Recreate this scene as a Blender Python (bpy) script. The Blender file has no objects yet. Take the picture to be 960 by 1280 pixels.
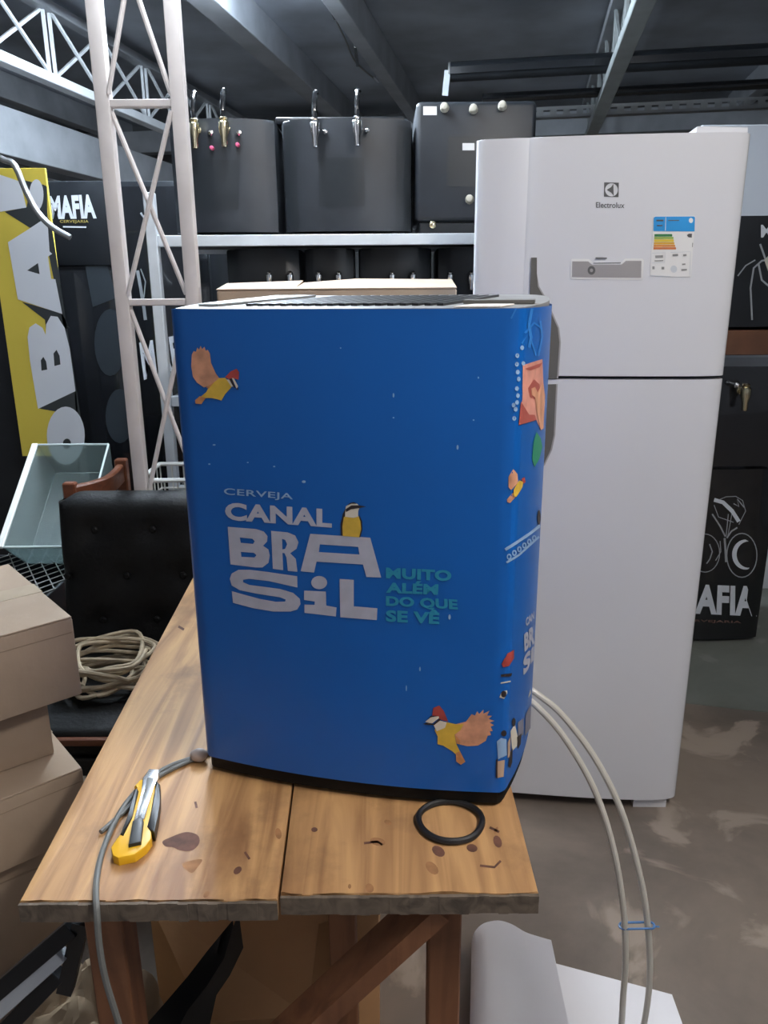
import bpy, bmesh, math, random
from mathutils import Vector, Matrix, noise
random.seed(7)
C = bpy.context.scene.collection
SC = bpy.context.scene

# ------------------------------------------------------------------ camera
F = 960.0; TH = math.radians(16.17); RO = math.radians(0.45); HC = 1.39
_f = Vector((0, math.cos(TH), -math.sin(TH))); _r = Vector((1, 0, 0)); _u = Vector((0, math.sin(TH), math.cos(TH)))
_r2 = _r*math.cos(RO) - _u*math.sin(RO); _u2 = _u*math.cos(RO) + _r*math.sin(RO)
EYE = Vector((0, 0, HC))
cam = bpy.data.cameras.new('camera'); cam.sensor_fit = 'VERTICAL'; cam.sensor_height = 36; cam.lens = 36*F/1280
cam.clip_start = 0.02
co = bpy.data.objects.new('camera', cam); C.objects.link(co)
M = Matrix.Identity(4)
for i in range(3):
    M[i][0] = _r2[i]; M[i][1] = _u2[i]; M[i][2] = -_f[i]; M[i][3] = EYE[i]
co.matrix_world = M
SC.camera = co

# ------------------------------------------------------------------ world, exposure
w = bpy.data.worlds.new('world'); SC.world = w; w.use_nodes = True
bg = w.node_tree.nodes['Background']; bg.inputs[0].default_value = (0.80, 0.86, 1.0, 1); bg.inputs[1].default_value = 0.24
SC.view_settings.view_transform = 'Standard'; SC.view_settings.look = 'None'
SC.view_settings.gamma = 1; SC.view_settings.use_curve_mapping = False
SC.view_settings.exposure = 0.1
LAMPS = [  # ceiling tube lamps: x, y, z, yaw, radiance, colour
    (-.68, 3.46, 2.70, 10.5, 600, (0.76, 0.88, 1.0)),
    (-.386, 2.31, 2.50, 10.5, 95, (0.84, 0.92, 1.0)),
    (1.0, 0.15, 2.62, 10.5, 165, (1.0, 0.94, 0.87)),
]

# ------------------------------------------------------------------ small maths
def ray(x, y): return _f + _r2*((x-480)/F) - _u2*((y-640)/F)
def atZ(x, y, z): d = ray(x, y); return EYE + d*((z-HC)/d.z)
def atY(x, y, Y): d = ray(x, y); return EYE + d*(Y/d.y)
YAW = math.radians(10.5)
ED = Vector((math.sin(YAW), math.cos(YAW), 0)); EL = Vector((math.cos(YAW), -math.sin(YAW), 0))
def B(lat, dep, z): v = EL*lat + ED*dep; return Vector((v.x, v.y, z))      # building axes

def smooth_path(pts, n=8, closed=False):
    P = [Vector(p) for p in pts]; out = []; N = len(P)
    rng = range(N) if closed else range(N-1)
    for i in rng:
        g = (lambda k: P[k % N]) if closed else (lambda k: P[max(0, min(N-1, k))])
        a, b, c, d = g(i-1), g(i), g(i+1), g(i+2)
        for k in range(n):
            t = k/n
            out.append(0.5*((2*b) + (c-a)*t + (2*a-5*b+4*c-d)*t*t + (-a+3*b-3*c+d)*t**3))
    if not closed: out.append(P[-1])
    return out

# ------------------------------------------------------------------ materials
MT = {}
def mat(name, col, rough=0.5, metal=0.0, var=0.0, scale=8.0, stretch=(1, 1, 1), col2=None, bump=0.0, spec=0.5, coat=0.0, trans=0.0, alpha=1.0, detail=6.0, lo=0.35, hi=0.65, emit=None, bscale=None):
    m = bpy.data.materials.new(name); m.use_nodes = True; nt = m.node_tree; N = nt.nodes; L = nt.links
    p = N['Principled BSDF']
    p.inputs['Base Color'].default_value = (*col, 1); p.inputs['Roughness'].default_value = rough; p.inputs['Metallic'].default_value = metal
    p.inputs['Specular IOR Level'].default_value = spec; p.inputs['Coat Weight'].default_value = coat
    p.inputs['Transmission Weight'].default_value = trans; p.inputs['Alpha'].default_value = alpha
    if emit: p.inputs['Emission Color'].default_value = (*emit[0], 1); p.inputs['Emission Strength'].default_value = emit[1]
    if var or col2 or bump:
        tc = N.new('ShaderNodeTexCoord'); mp = N.new('ShaderNodeMapping'); mp.inputs['Scale'].default_value = stretch
        L.new(tc.outputs['Object'], mp.inputs[0])
        nz = N.new('ShaderNodeTexNoise'); nz.inputs['Scale'].default_value = scale; nz.inputs['Detail'].default_value = detail
        L.new(mp.outputs[0], nz.inputs['Vector'])
        if var or col2:
            r = N.new('ShaderNodeValToRGB'); r.color_ramp.elements[0].position = lo; r.color_ramp.elements[1].position = hi
            c2 = col2 if col2 else tuple(min(1, c*(1+var)) for c in col)
            c1 = col if col2 else tuple(c*(1-var) for c in col)
            r.color_ramp.elements[0].color = (*c1, 1); r.color_ramp.elements[1].color = (*c2, 1)
            L.new(nz.outputs[0], r.inputs[0]); L.new(r.outputs[0], p.inputs['Base Color'])
        if bump:
            nb = nz
            if bscale:
                nb = N.new('ShaderNodeTexNoise'); nb.inputs['Scale'].default_value = bscale; nb.inputs['Detail'].default_value = 4
                L.new(mp.outputs[0], nb.inputs['Vector'])
            b = N.new('ShaderNodeBump'); b.inputs['Strength'].default_value = bump; b.inputs['Distance'].default_value = 0.01
            L.new(nb.outputs[0], b.inputs['Height']); L.new(b.outputs[0], p.inputs['Normal'])
    MT[name] = m; return m

def wood_mat(name, a, b, c, axis=1, scale=9.0, rough=0.55, dirt=0.5):
    m = bpy.data.materials.new(name); m.use_nodes = True; nt = m.node_tree; N = nt.nodes; L = nt.links; p = N['Principled BSDF']
    tc = N.new('ShaderNodeTexCoord'); mp = N.new('ShaderNodeMapping'); s = [1, 1, 1]; s[axis] = 0.09; mp.inputs['Scale'].default_value = s
    L.new(tc.outputs['Object'], mp.inputs[0])
    n1 = N.new('ShaderNodeTexNoise'); n1.inputs['Scale'].default_value = scale*3; n1.inputs['Detail'].default_value = 8; n1.inputs['Distortion'].default_value = 1.2
    L.new(mp.outputs[0], n1.inputs['Vector'])
    r1 = N.new('ShaderNodeValToRGB'); e = r1.color_ramp.elements; e[0].position = 0.30; e[0].color = (*a, 1); e[1].position = 0.62; e[1].color = (*b, 1)
    L.new(n1.outputs[0], r1.inputs[0])
    n2 = N.new('ShaderNodeTexNoise'); n2.inputs['Scale'].default_value = 6; n2.inputs['Detail'].default_value = 7; n2.inputs['Roughness'].default_value = 0.65
    L.new(tc.outputs['Object'], n2.inputs['Vector'])
    r2 = N.new('ShaderNodeValToRGB'); e = r2.color_ramp.elements; e[0].position = 0.52; e[0].color = (0, 0, 0, 1); e[1].position = 0.72; e[1].color = (dirt, dirt, dirt, 1)
    L.new(n2.outputs[0], r2.inputs[0])
    mx = N.new('ShaderNodeMixRGB'); mx.inputs[2].default_value = (*c, 1)
    L.new(r2.outputs[0], mx.inputs[0]); L.new(r1.outputs[0], mx.inputs[1]); L.new(mx.outputs[0], p.inputs['Base Color'])
    b_ = N.new('ShaderNodeBump'); b_.inputs['Strength'].default_value = 0.25; b_.inputs['Distance'].default_value = 0.004
    L.new(n1.outputs[0], b_.inputs['Height']); L.new(b_.outputs[0], p.inputs['Normal'])
    p.inputs['Roughness'].default_value = rough
    MT[name] = m; return m

def floor_mat(name, c1, c2, c3, rough=0.5):
    m = bpy.data.materials.new(name); m.use_nodes = True; nt = m.node_tree; N = nt.nodes; L = nt.links; p = N['Principled BSDF']
    tc = N.new('ShaderNodeTexCoord')
    n1 = N.new('ShaderNodeTexNoise'); n1.inputs['Scale'].default_value = 1.6; n1.inputs['Detail'].default_value = 9; n1.inputs['Roughness'].default_value = 0.62; n1.inputs['Distortion'].default_value = 0.6
    L.new(tc.outputs['Object'], n1.inputs['Vector'])
    r1 = N.new('ShaderNodeValToRGB'); e = r1.color_ramp.elements; e[0].position = 0.32; e[0].color = (*c1, 1); e[1].position = 0.62; e[1].color = (*c2, 1)
    L.new(n1.outputs[0], r1.inputs[0])
    n2 = N.new('ShaderNodeTexNoise'); n2.inputs['Scale'].default_value = 3.4; n2.inputs['Detail'].default_value = 10; n2.inputs['Roughness'].default_value = 0.5; n2.inputs['Distortion'].default_value = 0.8
    L.new(tc.outputs['Object'], n2.inputs['Vector'])
    r2 = N.new('ShaderNodeValToRGB'); e = r2.color_ramp.elements; e[0].position = 0.56; e[0].color = (0, 0, 0, 1); e[1].position = 0.60; e[1].color = (.7, .7, .7, 1)
    L.new(n2.outputs[0], r2.inputs[0])
    mx = N.new('ShaderNodeMixRGB'); mx.inputs[2].default_value = (*c3, 1)
    L.new(r2.outputs[0], mx.inputs[0]); L.new(r1.outputs[0], mx.inputs[1]); L.new(mx.outputs[0], p.inputs['Base Color'])
    b_ = N.new('ShaderNodeBump'); b_.inputs['Strength'].default_value = 0.15; b_.inputs['Distance'].default_value = 0.01
    L.new(n2.outputs[0], b_.inputs['Height']); L.new(b_.outputs[0], p.inputs['Normal'])
    p.inputs['Roughness'].default_value = rough
    MT[name] = m; return m

floor_mat('concrete', (.115, .095, .078), (.24, .195, .16), (.40, .33, .27), .45)
floor_mat('green_concrete', (.10, .108, .092), (.165, .172, .15), (.20, .205, .185), .5)
mat('roof', (.44, .48, .54), .40, .25, var=.25, scale=2.0, stretch=(1, 1, 1))
mat('beam_grey', (.40, .42, .45), .5, .2, var=.12, scale=5)
mat('truss_white', (.74, .77, .80), .45, .05, var=.06, scale=8)
mat('truss_grey', (.46, .50, .50), .5, .2, var=.1, scale=8)
mat('post_white', (.66, .61, .59), .5, .05, var=.07, scale=9)
mat('rack_white', (.62, .66, .70), .45, .1, var=.06, scale=10)
mat('wall', (.13, .135, .14), .85, var=.35, scale=2.2, bump=.2)
mat('wall_dark', (.06, .06, .065), .85, var=.3, scale=2.2)
mat('wrap_blue', (.004, .115, .46), .36, var=.05, scale=3, spec=.45)
mat('print_white', (.47, .48, .58), .45, var=.06, scale=60)
mat('print_pale', (.30, .46, .70), .45)
mat('print_figure', (.03, .21, .62), .45)
mat('print_teal', (.02, .27, .43), .5)
mat('print_yellow', (.72, .47, .06), .5, var=.15, scale=40)
mat('print_orange', (.64, .27, .10), .5, var=.25, scale=50)
mat('print_salmon', (.68, .33, .20), .5, var=.2, scale=50)
mat('print_red', (.42, .06, .05), .5, var=.2, scale=40)
mat('print_dark', (.03, .02, .02), .5)
mat('print_cream', (.74, .68, .58), .5)
mat('print_skin', (.70, .31, .24), .5, var=.15, scale=40)
mat('print_skin_shadow', (.42, .10, .08), .5)
mat('print_green', (.03, .26, .14), .5)
mat('print_grey', (.20, .20, .26), .5)
mat('print_beige', (.52, .36, .26), .5)
mat('black_base', (.006, .006, .006), .6, spec=.2)
mat('top_grey', (.30, .30, .30), .4, .4, var=.15, scale=20)
mat('grille_dark', (.03, .032, .035), .35, .3)
mat('sticker', (.80, .74, .68), .6)
mat('fridge_white', (.73, .74, .78), .22, spec=.5, coat=.3)
mat('fridge_grey', (.13, .125, .112), .45)
mat('fridge_gap', (.05, .05, .05), .6)
mat('panel_silver', (.42, .40, .40), .35, .3)
mat('panel_dark', (.12, .12, .12), .4)
mat('logo_grey', (.09, .09, .095), .5)
mat('label_white', (.80, .80, .80), .6)
mat('label_blue', (.01, .30, .72), .5)
for n_, c_ in dict(bar_green=(.03, .20, .06), bar_lime=(.28, .42, .06), bar_yellow=(.75, .55, .05), bar_amber=(.72, .40, .04), bar_orange=(.70, .27, .05), bar_red=(.62, .18, .05)).items(): mat(n_, c_, .5)
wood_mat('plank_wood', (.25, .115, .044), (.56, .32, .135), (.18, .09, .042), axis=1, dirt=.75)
wood_mat('end_grain', (.07, .055, .042), (.17, .13, .095), (.05, .04, .03), axis=1, scale=14, rough=.8)
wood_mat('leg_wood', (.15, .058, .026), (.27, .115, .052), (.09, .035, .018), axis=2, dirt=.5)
wood_mat('chair_wood', (.09, .026, .011), (.15, .048, .02), (.06, .02, .01), axis=0, dirt=.4, rough=.35)
mat('stain_dark', (.13, .055, .035), .75, var=.4, scale=40)
mat('stain_brown', (.30, .145, .06), .75, var=.3, scale=40)
mat('cardboard', (.42, .315, .225), .8, var=.08, scale=6, bump=.06, bscale=60)
mat('cardboard_dark', (.50, .28, .13), .8, var=.12, scale=5, bump=.08, bscale=50)
mat('card_crease', (.33, .245, .17), .8)
mat('tape', (.46, .36, .25), .4)
mat('paper_crumpled', (.42, .32, .21), .85, var=.15, scale=10)
mat('paper_white', (.86, .86, .90), .55, var=.02, scale=3)
mat('rubber_black', (.012, .012, .013), .45)
mat('black_plastic', (.012, .014, .017), .36, spec=.35, var=.25, scale=5)
mat('black_panel', (.016, .020, .026), .42, var=.2, scale=6)
mat('black_recess', (.014, .018, .022), .35)
mat('black_gloss', (.010, .011, .013), .14, coat=.4)
mat('black_leather', (.005, .005, .005), .5, spec=.2, bump=.15, bscale=90, var=.2, scale=10)
mat('chrome', (.75, .75, .75), .12, 1.0)
mat('brass', (.70, .62, .42), .2, 1.0)
mat('cap_cream', (.52, .50, .42), .5)
mat('pink', (.75, .12, .25), .4)
mat('hose_translucent', (.72, .69, .62), .3, spec=.5, trans=.25)
mat('cable_grey', (.15, .155, .15), .45)
mat('clip_grey', (.50, .42, .38), .5)
mat('tie_blue', (.06, .16, .36), .4)
mat('knife_yellow', (.82, .46, .015), .35)
mat('steel', (.72, .74, .78), .25, .9)
mat('rope', (.46, .37, .25), .75, var=.2, scale=30)
mat('clear_plastic', (.62, .74, .74), .08, trans=.8, spec=.5)
mat('clear_rim', (.74, .84, .84), .2, trans=.2)
mat('wire_white', (.75, .75, .72), .4)
mat('wire_dark', (.30, .30, .28), .4, .4)
mat('sign_yellow', (.70, .56, .08), .45)
mat('sign_white', (.72, .76, .82), .45)
mat('sign_shadow', (.035, .042, .045), .45)
mat('art_grey', (.30, .32, .34), .5)
mat('reflection_dark', (.03, .038, .046), .4)  # tone for the reflection painted on the cooler door
mat('mafia_white', (.66, .70, .76), .5)
mat('mafia_gold', (.40, .32, .08), .5)
mat('rust_brown', (.13, .07, .055), .7, var=.3, scale=6)
mat('shelf_wood', (.12, .05, .025), .6, var=.3, scale=8)
mat('galvanised', (.36, .37, .37), .35, .7)
mat('lamp_white', (.8, .8, .8), .5)

# ------------------------------------------------------------------ objects
W = {}
def thing(name, label, cat, loc=(0, 0, 0), rz=0.0, group=None, kind=None):
    o = bpy.data.objects.new(name, None); C.objects.link(o); o.empty_display_size = .1
    mw = Matrix.Translation(Vector(loc)) @ Matrix.Rotation(rz, 4, 'Z')
    o.location = loc; o.rotation_euler = (0, 0, rz); W[o.name] = mw
    tag(o, label, cat, group, kind); return o
def tag(o, label=None, cat=None, group=None, kind=None):
    if label: o['label'] = label
    if cat: o['category'] = cat
    if group: o['group'] = group
    if kind: o['kind'] = kind
    return o
def obj(name, bm, m, parent=None, local=False, ang=35, origin=None):
    """link bm as one mesh object; geometry is in world space unless local"""
    me = bpy.data.meshes.new(name)
    if parent is not None:
        mw = W[parent.name]
        if not local: bm.transform(mw.inverted())
    elif origin is not None:
        bm.transform(Matrix.Translation(-Vector(origin)))
    bmesh.ops.recalc_face_normals(bm, faces=bm.faces[:]) if not getattr(obj, 'keep', False) else None
    bm.to_mesh(me); bm.free()
    me.shade_smooth(); me.set_sharp_from_angle(angle=math.radians(ang))
    me.materials.append(MT[m])
    o = bpy.data.objects.new(name, me); C.objects.link(o)
    if parent is not None: o.parent = parent; W[o.name] = W[parent.name]
    else:
        W[o.name] = Matrix.Translation(Vector(origin)) if origin is not None else Matrix.Identity(4)
        if origin is not None: o.location = origin
    return o
def struct(name, bm, m, label=None, **k):
    o = obj(name, bm, m, **k); o['kind'] = 'structure'
    if label: o['label'] = label
    return o

def NB(): return bmesh.new()
def merge(bm, tmp, mtx=None):
    if mtx is not None: tmp.transform(mtx)
    me = bpy.data.meshes.new('tmp'); tmp.to_mesh(me); tmp.free(); bm.from_mesh(me); bpy.data.meshes.remove(me); return bm
def box(bm, a, b, bev=0.0, seg=2, mtx=None):
    t = bmesh.new(); bmesh.ops.create_cube(t, size=1)
    a = Vector(a); b = Vector(b); c = (a+b)/2; s = b-a
    for v in t.verts: v.co = Vector((c.x+v.co.x*s.x, c.y+v.co.y*s.y, c.z+v.co.z*s.z))
    if bev > 0: bmesh.ops.bevel(t, geom=t.edges[:], offset=bev, segments=seg, affect='EDGES', profile=.5)
    return merge(bm, t, mtx)
def bar(bm, p, q, wx, wy, up=(0, 0, 1), bev=0.0):
    p = Vector(p); q = Vector(q); d = (q-p); L = d.length; d.normalize(); up = Vector(up)
    if abs(d.dot(up)) > .98: up = Vector((0, 1, 0))
    x = d.cross(up).normalized(); y = x.cross(d).normalized()
    m = Matrix(((x.x, y.x, d.x, p.x), (x.y, y.y, d.y, p.y), (x.z, y.z, d.z, p.z), (0, 0, 0, 1)))
    return box(bm, (-wx/2, -wy/2, 0), (wx/2, wy/2, L), bev, 1, m)
def tube(bm, pts, r, n=8, closed=False, caps=True):
    P = [Vector(p) for p in pts]; N = len(P); rings = []; prev = None
    for i, p in enumerate(P):
        a = P[(i-1) % N] if (closed or i > 0) else p; b = P[(i+1) % N] if (closed or i < N-1) else p
        d = (b-a).normalized()
        if prev is None:
            u = Vector((0, 0, 1)) if abs(d.z) < .9 else Vector((1, 0, 0)); x = d.cross(u).normalized()
        else:
            x = (prev - d*prev.dot(d)).normalized()
        y = d.cross(x); prev = x
        rr = r(i/(N-1)) if callable(r) else r
        rings.append([bm.verts.new(p + x*rr*math.cos(2*math.pi*k/n) + y*rr*math.sin(2*math.pi*k/n)) for k in range(n)])
    M_ = N if closed else N-1
    for i in range(M_):
        A, Bq = rings[i], rings[(i+1) % N]
        for k in range(n): bm.faces.new((A[k], A[(k+1) % n], Bq[(k+1) % n], Bq[k]))
    if caps and not closed: bm.faces.new(rings[0][::-1]); bm.faces.new(rings[-1])
    return bm
def sweep_rect(bm, pts, w, h):
    P = [Vector(p) for p in pts]; R = []
    for i, p in enumerate(P):
        d = (P[min(i+1, len(P)-1)]-P[max(i-1, 0)]).normalized(); x = d.cross(Vector((0, 0, 1))).normalized()*w/2; y = Vector((0, 0, h/2))
        R.append([bm.verts.new(p+q) for q in (x+y*.8, x*.6+y, -x*.6+y, -x+y*.8, -x-y, x-y)])
    for A, B_ in zip(R, R[1:]):
        for k in range(6): bm.faces.new((A[k], A[(k+1) % 6], B_[(k+1) % 6], B_[k]))
    bm.faces.new(R[0][::-1]); bm.faces.new(R[-1]); return bm
def lathe(bm, prof, n=16, mtx=None):
    """prof: (radius, height) pairs, about local Z"""
    t = bmesh.new(); rings = []
    for r, h in prof: rings.append([t.verts.new((r*math.cos(2*math.pi*k/n), r*math.sin(2*math.pi*k/n), h)) for k in range(n)])
    for A, Bq in zip(rings, rings[1:]):
        for k in range(n): t.faces.new((A[k], A[(k+1) % n], Bq[(k+1) % n], Bq[k]))
    t.faces.new(rings[0][::-1]); t.faces.new(rings[-1])
    return merge(bm, t, mtx)
def extrude_outline(bm, pts2, z0, z1, top=True, bottom=True, bev=0.0):
    t = bmesh.new(); lo = [t.verts.new((p[0], p[1], z0)) for p in pts2]; hi = [t.verts.new((p[0], p[1], z1)) for p in pts2]; n = len(lo)
    for i in range(n): t.faces.new((lo[i], lo[(i+1) % n], hi[(i+1) % n], hi[i]))
    if top: ft = t.faces.new(hi)
    if bottom: t.faces.new(lo[::-1])
    if bev and top:
        bmesh.ops.bevel(t, geom=list(ft.edges), offset=bev, segments=2, affect='EDGES', profile=.5)
    return merge(bm, t)
def slab(bm, poly3, th):
    """polygon in 3-D thickened along its normal"""
    P = [Vector(p) for p in poly3]; n = (P[1]-P[0]).cross(P[2]-P[0]).normalized()*th
    a = [bm.verts.new(p) for p in P]; b = [bm.verts.new(p+n) for p in P]; k = len(P)
    bm.faces.new(a[::-1]); bm.faces.new(b)
    for i in range(k): bm.faces.new((a[i], a[(i+1) % k], b[(i+1) % k], b[i]))
    return bm

# ---------- flat prints on surfaces
def hit(outline, closed=False):
    """returns a map: photo point -> point on the vertical surface that stands on this ground outline"""
    P = [Vector((p[0], p[1])) for p in outline]
    segs = [(P[i], P[(i+1) % len(P)]) for i in range(len(P) if closed else len(P)-1)]
    def f(x, y, off=.0006):
        d = ray(x, y); d2 = Vector((d.x, d.y)); best = None; near = None
        for a, b in segs:
            e = b-a; den = d2.x*e.y - d2.y*e.x
            if abs(den) < 1e-12: continue
            t = (a.x*e.y - a.y*e.x)/den; s = (a.x*d2.y - a.y*d2.x)/den
            if t > 0 and -1e-6 <= s <= 1+1e-6 and (best is None or t < best[0]): best = (t, e)
            if t > 0:
                q = max(0, -s, s-1)
                if near is None or q < near[0]: near = (q, t, e)
        if best is None:
            best = (near[1], near[2])
        t, e = best; n = Vector((e.y, -e.x)).normalized()
        if n.dot(d2) > 0: n = -n
        p = EYE + d*t; return Vector((p.x+n.x*off, p.y+n.y*off, p.z))
    return f
def hitZ(z):
    def f(x, y, off=.0006): return atZ(x, y, z+off)
    return f
def fill2d(loops, maxlen=None):
    t = bmesh.new()
    for lp in loops:
        vs = [t.verts.new((x, y, 0)) for x, y in lp]
        for i in range(len(vs)): t.edges.new((vs[i], vs[(i+1) % len(vs)]))
    bmesh.ops.triangle_fill(t, use_beauty=True, use_dissolve=False, edges=t.edges[:])
    if maxlen:
        for _ in range(4):
            L = [e for e in t.edges if e.calc_length() > maxlen]
            if not L: break
            bmesh.ops.subdivide_edges(t, edges=L, cuts=1); bmesh.ops.triangulate(t, faces=t.faces[:])
    return t
def decal(name, shapes, mp, m, parent, off=.0006, org=(0, 0), sc=1.0, maxlen=None):
    """shapes: list of loops-lists (outer + holes) in photo points (or crop points with org/sc)"""
    bm = NB()
    for loops in shapes:
        loops = [[(org[0]+x*sc, org[1]+y*sc) for x, y in lp] for lp in loops]
        t = fill2d(loops, maxlen); ok = True
        for v in t.verts:
            q = mp(v.co.x, v.co.y, off)
            if q is None: ok = False; break
            v.co = q
        if ok: merge(bm, t)
        else: t.free()
    return flat_obj(name, bm, m, parent)
def decals(name, shapes, *a, **k):
    for sh in shapes: decal(name, [sh], *a, **k)
def flat_obj(name, bm, m, parent):
    for fc in bm.faces:
        fc.normal_update()
        if fc.normal.dot(EYE - fc.calc_center_median()) < 0: fc.normal_flip()
    obj.keep = True; o = obj(name, bm, m, parent); obj.keep = False; return o
def stroke(pts, wd):
    """ribbon polygon along a polyline"""
    P = [Vector((x, y)) for x, y in pts]; L = []; R = []
    for i, p in enumerate(P):
        d = (P[min(i+1, len(P)-1)] - P[max(i-1, 0)]).normalized(); n = Vector((-d.y, d.x))*wd/2
        L.append(tuple(p+n)); R.append(tuple(p-n))
    return [L + R[::-1]]
def ell(cx, cy, rx, ry, n=16, rot=0): 
    c, s = math.cos(rot), math.sin(rot)
    return [(cx+rx*math.cos(a)*c-ry*math.sin(a)*s, cy+rx*math.cos(a)*s+ry*math.sin(a)*c) for a in [2*math.pi*k/n for k in range(n)]]
def text_mesh(s, bold=0.0, space=1.0):
    cu = bpy.data.curves.new('t', 'FONT'); cu.body = s; cu.size = 1; cu.offset = bold; cu.space_character = space; cu.resolution_u = 4
    cu.fill_mode = 'FRONT'
    o = bpy.data.objects.new('t', cu); C.objects.link(o); bpy.context.view_layer.update()
    me = bpy.data.meshes.new_from_object(o.evaluated_get(bpy.context.evaluated_depsgraph_get()))
    t = bmesh.new(); t.from_mesh(me); bpy.data.meshes.remove(me); bpy.data.objects.remove(o); bpy.data.curves.remove(cu)
    bmesh.ops.triangulate(t, faces=t.faces[:]); return t
def text(name, s, quad, mp, m, parent, bold=.03, org=(0, 0), sc=1.0, off=.0007, space=1.05, maxlen=None):
    t = text_mesh(s, bold, space)
    xs = [v.co.x for v in t.verts]; ys = [v.co.y for v in t.verts]; x0, x1, y0, y1 = min(xs), max(xs), min(ys), max(ys)
    Q = [(org[0]+x*sc, org[1]+y*sc) for x, y in quad]
    for v in t.verts:
        a = (v.co.x-x0)/(x1-x0); b = (v.co.y-y0)/(y1-y0)
        tx = Q[0][0]*(1-a)+Q[1][0]*a; ty = Q[0][1]*(1-a)+Q[1][1]*a; bx = Q[3][0]*(1-a)+Q[2][0]*a; by = Q[3][1]*(1-a)+Q[2][1]*a
        v.co = Vector((bx*(1-b)+tx*b, by*(1-b)+ty*b, 0))
    if maxlen:
        L = [e for e in t.edges if e.calc_length() > maxlen]; bmesh.ops.subdivide_edges(t, edges=L, cuts=2); bmesh.ops.triangulate(t, faces=t.faces[:])
    for v in t.verts: v.co = mp(v.co.x, v.co.y, off)
    return flat_obj(name, t, m, parent)
# ================================================================== the setting
struct('floor', box(NB(), (-7, -3, -.12), (7, 10, 0)), 'concrete', 'worn brown grey concrete floor')
bm = NB(); slab(bm, [(.95, 2.40, 0), (2.2, 2.08, 0), (4.2, 1.9, 0), (4.2, 4.2, 0), (.95, 4.2, 0)], .002); struct('floor', bm, 'green_concrete', 'old greenish concrete strip beside the fridge')
def bbox(bm, lat0, lat1, d0, d1, z0, z1, bev=0):
    m = Matrix(((EL.x, ED.x, 0, 0), (EL.y, ED.y, 0, 0), (0, 0, 1, 0), (0, 0, 0, 1))); return box(bm, (lat0, d0, z0), (lat1, d1, z1), bev, 1, m)
struct('ceiling', bbox(NB(), -5, 5, -1.2, 8.2, 2.92, 2.98), 'roof', 'dark grey sheet metal roof')
struct('wall_back', bbox(NB(), -5, 5, 7.6, 7.75, 0, 2.92), 'wall', 'dim grey back wall')
struct('wall_left', bbox(NB(), -5.1, -5, -1.2, 7.7, 0, 2.92), 'wall', 'dim grey side wall')
struct('wall_right', bbox(NB(), 5, 5.1, -1.2, 7.7, 0, 2.92), 'wall', 'dim grey side wall')
for k, (l0, l1, z0) in enumerate(((-1.70, -1.56, 2.74), (-1.06, -.97, 2.74), (1.55, 1.65, 2.76), (-3.9, -3.8, 2.74))):
    struct('trim_%d' % (k+1), bbox(NB(), l0, l1, -1.0, 7.5, z0, 2.92, .004), 'beam_grey', 'grey roof beam')
struct('trim_5', bbox(NB(), -5, 5, 7.1, 7.25, 2.60, 2.78, .004), 'beam_grey', 'cross beam at the far end of the roof')
struct('trim_6', bbox(NB(), -3.10, -2.96, 1.5, 7.4, 2.14, 2.40, .004), 'beam_grey', 'grey fascia beam under the lattice girder')

def girder(name, label, lat, zb, zt, d0, d1, ph, per, mb, ms, wb=.07):
    t = thing(name, label, 'girder', B(lat, d0, zb))
    bm = NB(); bar(bm, B(lat, d0, zb), B(lat, d1, zb), wb, .05, bev=.004); obj('bottom_chord', bm, mb, t)
    bm = NB(); bar(bm, B(lat, d0, zt), B(lat, d1, zt), wb, .05, bev=.004); obj('top_chord', bm, 'beam_grey', t)
    d = ph
    while d < d1:
        for g in (-.028, .028):
            bm = NB(); bar(bm, B(lat, d+g, zb+.02), B(lat, d+g, zt-.02), .016, .016); obj('upright', bm, ms, t)
        if d+per < d1:
            bm = NB(); bar(bm, B(lat-.01, d+.03, zb+.02), B(lat-.01, d+per-.03, zt-.02), .014, .016); obj('diagonal', bm, ms, t)
            bm = NB(); bar(bm, B(lat+.01, d+.03, zt-.02), B(lat+.01, d+per-.03, zb+.02), .014, .016); obj('diagonal', bm, ms, t)
        d += per
    return t
girder('lattice_girder', 'white steel lattice girder under the roof at the left', -2.62, 2.50, 2.86, 1.9, 7.3, 2.1, .55, 'truss_white', 'truss_white', .075)
girder('lattice_girder', 'grey steel lattice girder running back above the white fridge', .40, 2.50, 2.86, 1.9, 7.3, 2.2, .55, 'truss_grey', 'truss_grey', .085)
# far background girder seen low at the left
girder('lattice_girder', 'dim lattice girder low in the far left background', -4.2, 2.0, 2.32, 2.4, 7.2, 2.6, .55, 'truss_grey', 'truss_grey', .05)

def lamp(x, y, z, yaw, rad, col, label):
    t = thing('tube_lamp', label, 'lamp', (x, y, z), math.radians(-yaw))
    bm = NB(); box(bm, (-.011, -.62, .016), (.011, .62, .036), .004); obj('batten', bm, 'lamp_white', t, local=True)
    mn = 'tube_light_%d' % len(W); mat(mn, (1, 1, 1), .5, emit=(col, rad))
    for s in (-1, 1):
        bm = NB(); tube(bm, [(s*.026, -.6, 0), (s*.026, .6, 0)], .013, 10); obj('light_tube', bm, mn, t, local=True)
    for yy in (-.4, .4):
        bm = NB(); tube(bm, [(0, yy, .05), (0, yy, 2.92-z)], .004, 6); obj('hanger', bm, 'wire_dark', t, local=True)
LB = ('twin tube lamp hung between the roof beams above the rack', 'twin tube lamp hung under the roof in front of the rack', 'twin tube lamp hung under the roof behind the viewer')
for a, l in zip(LAMPS, LB): lamp(*a, l)

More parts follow.
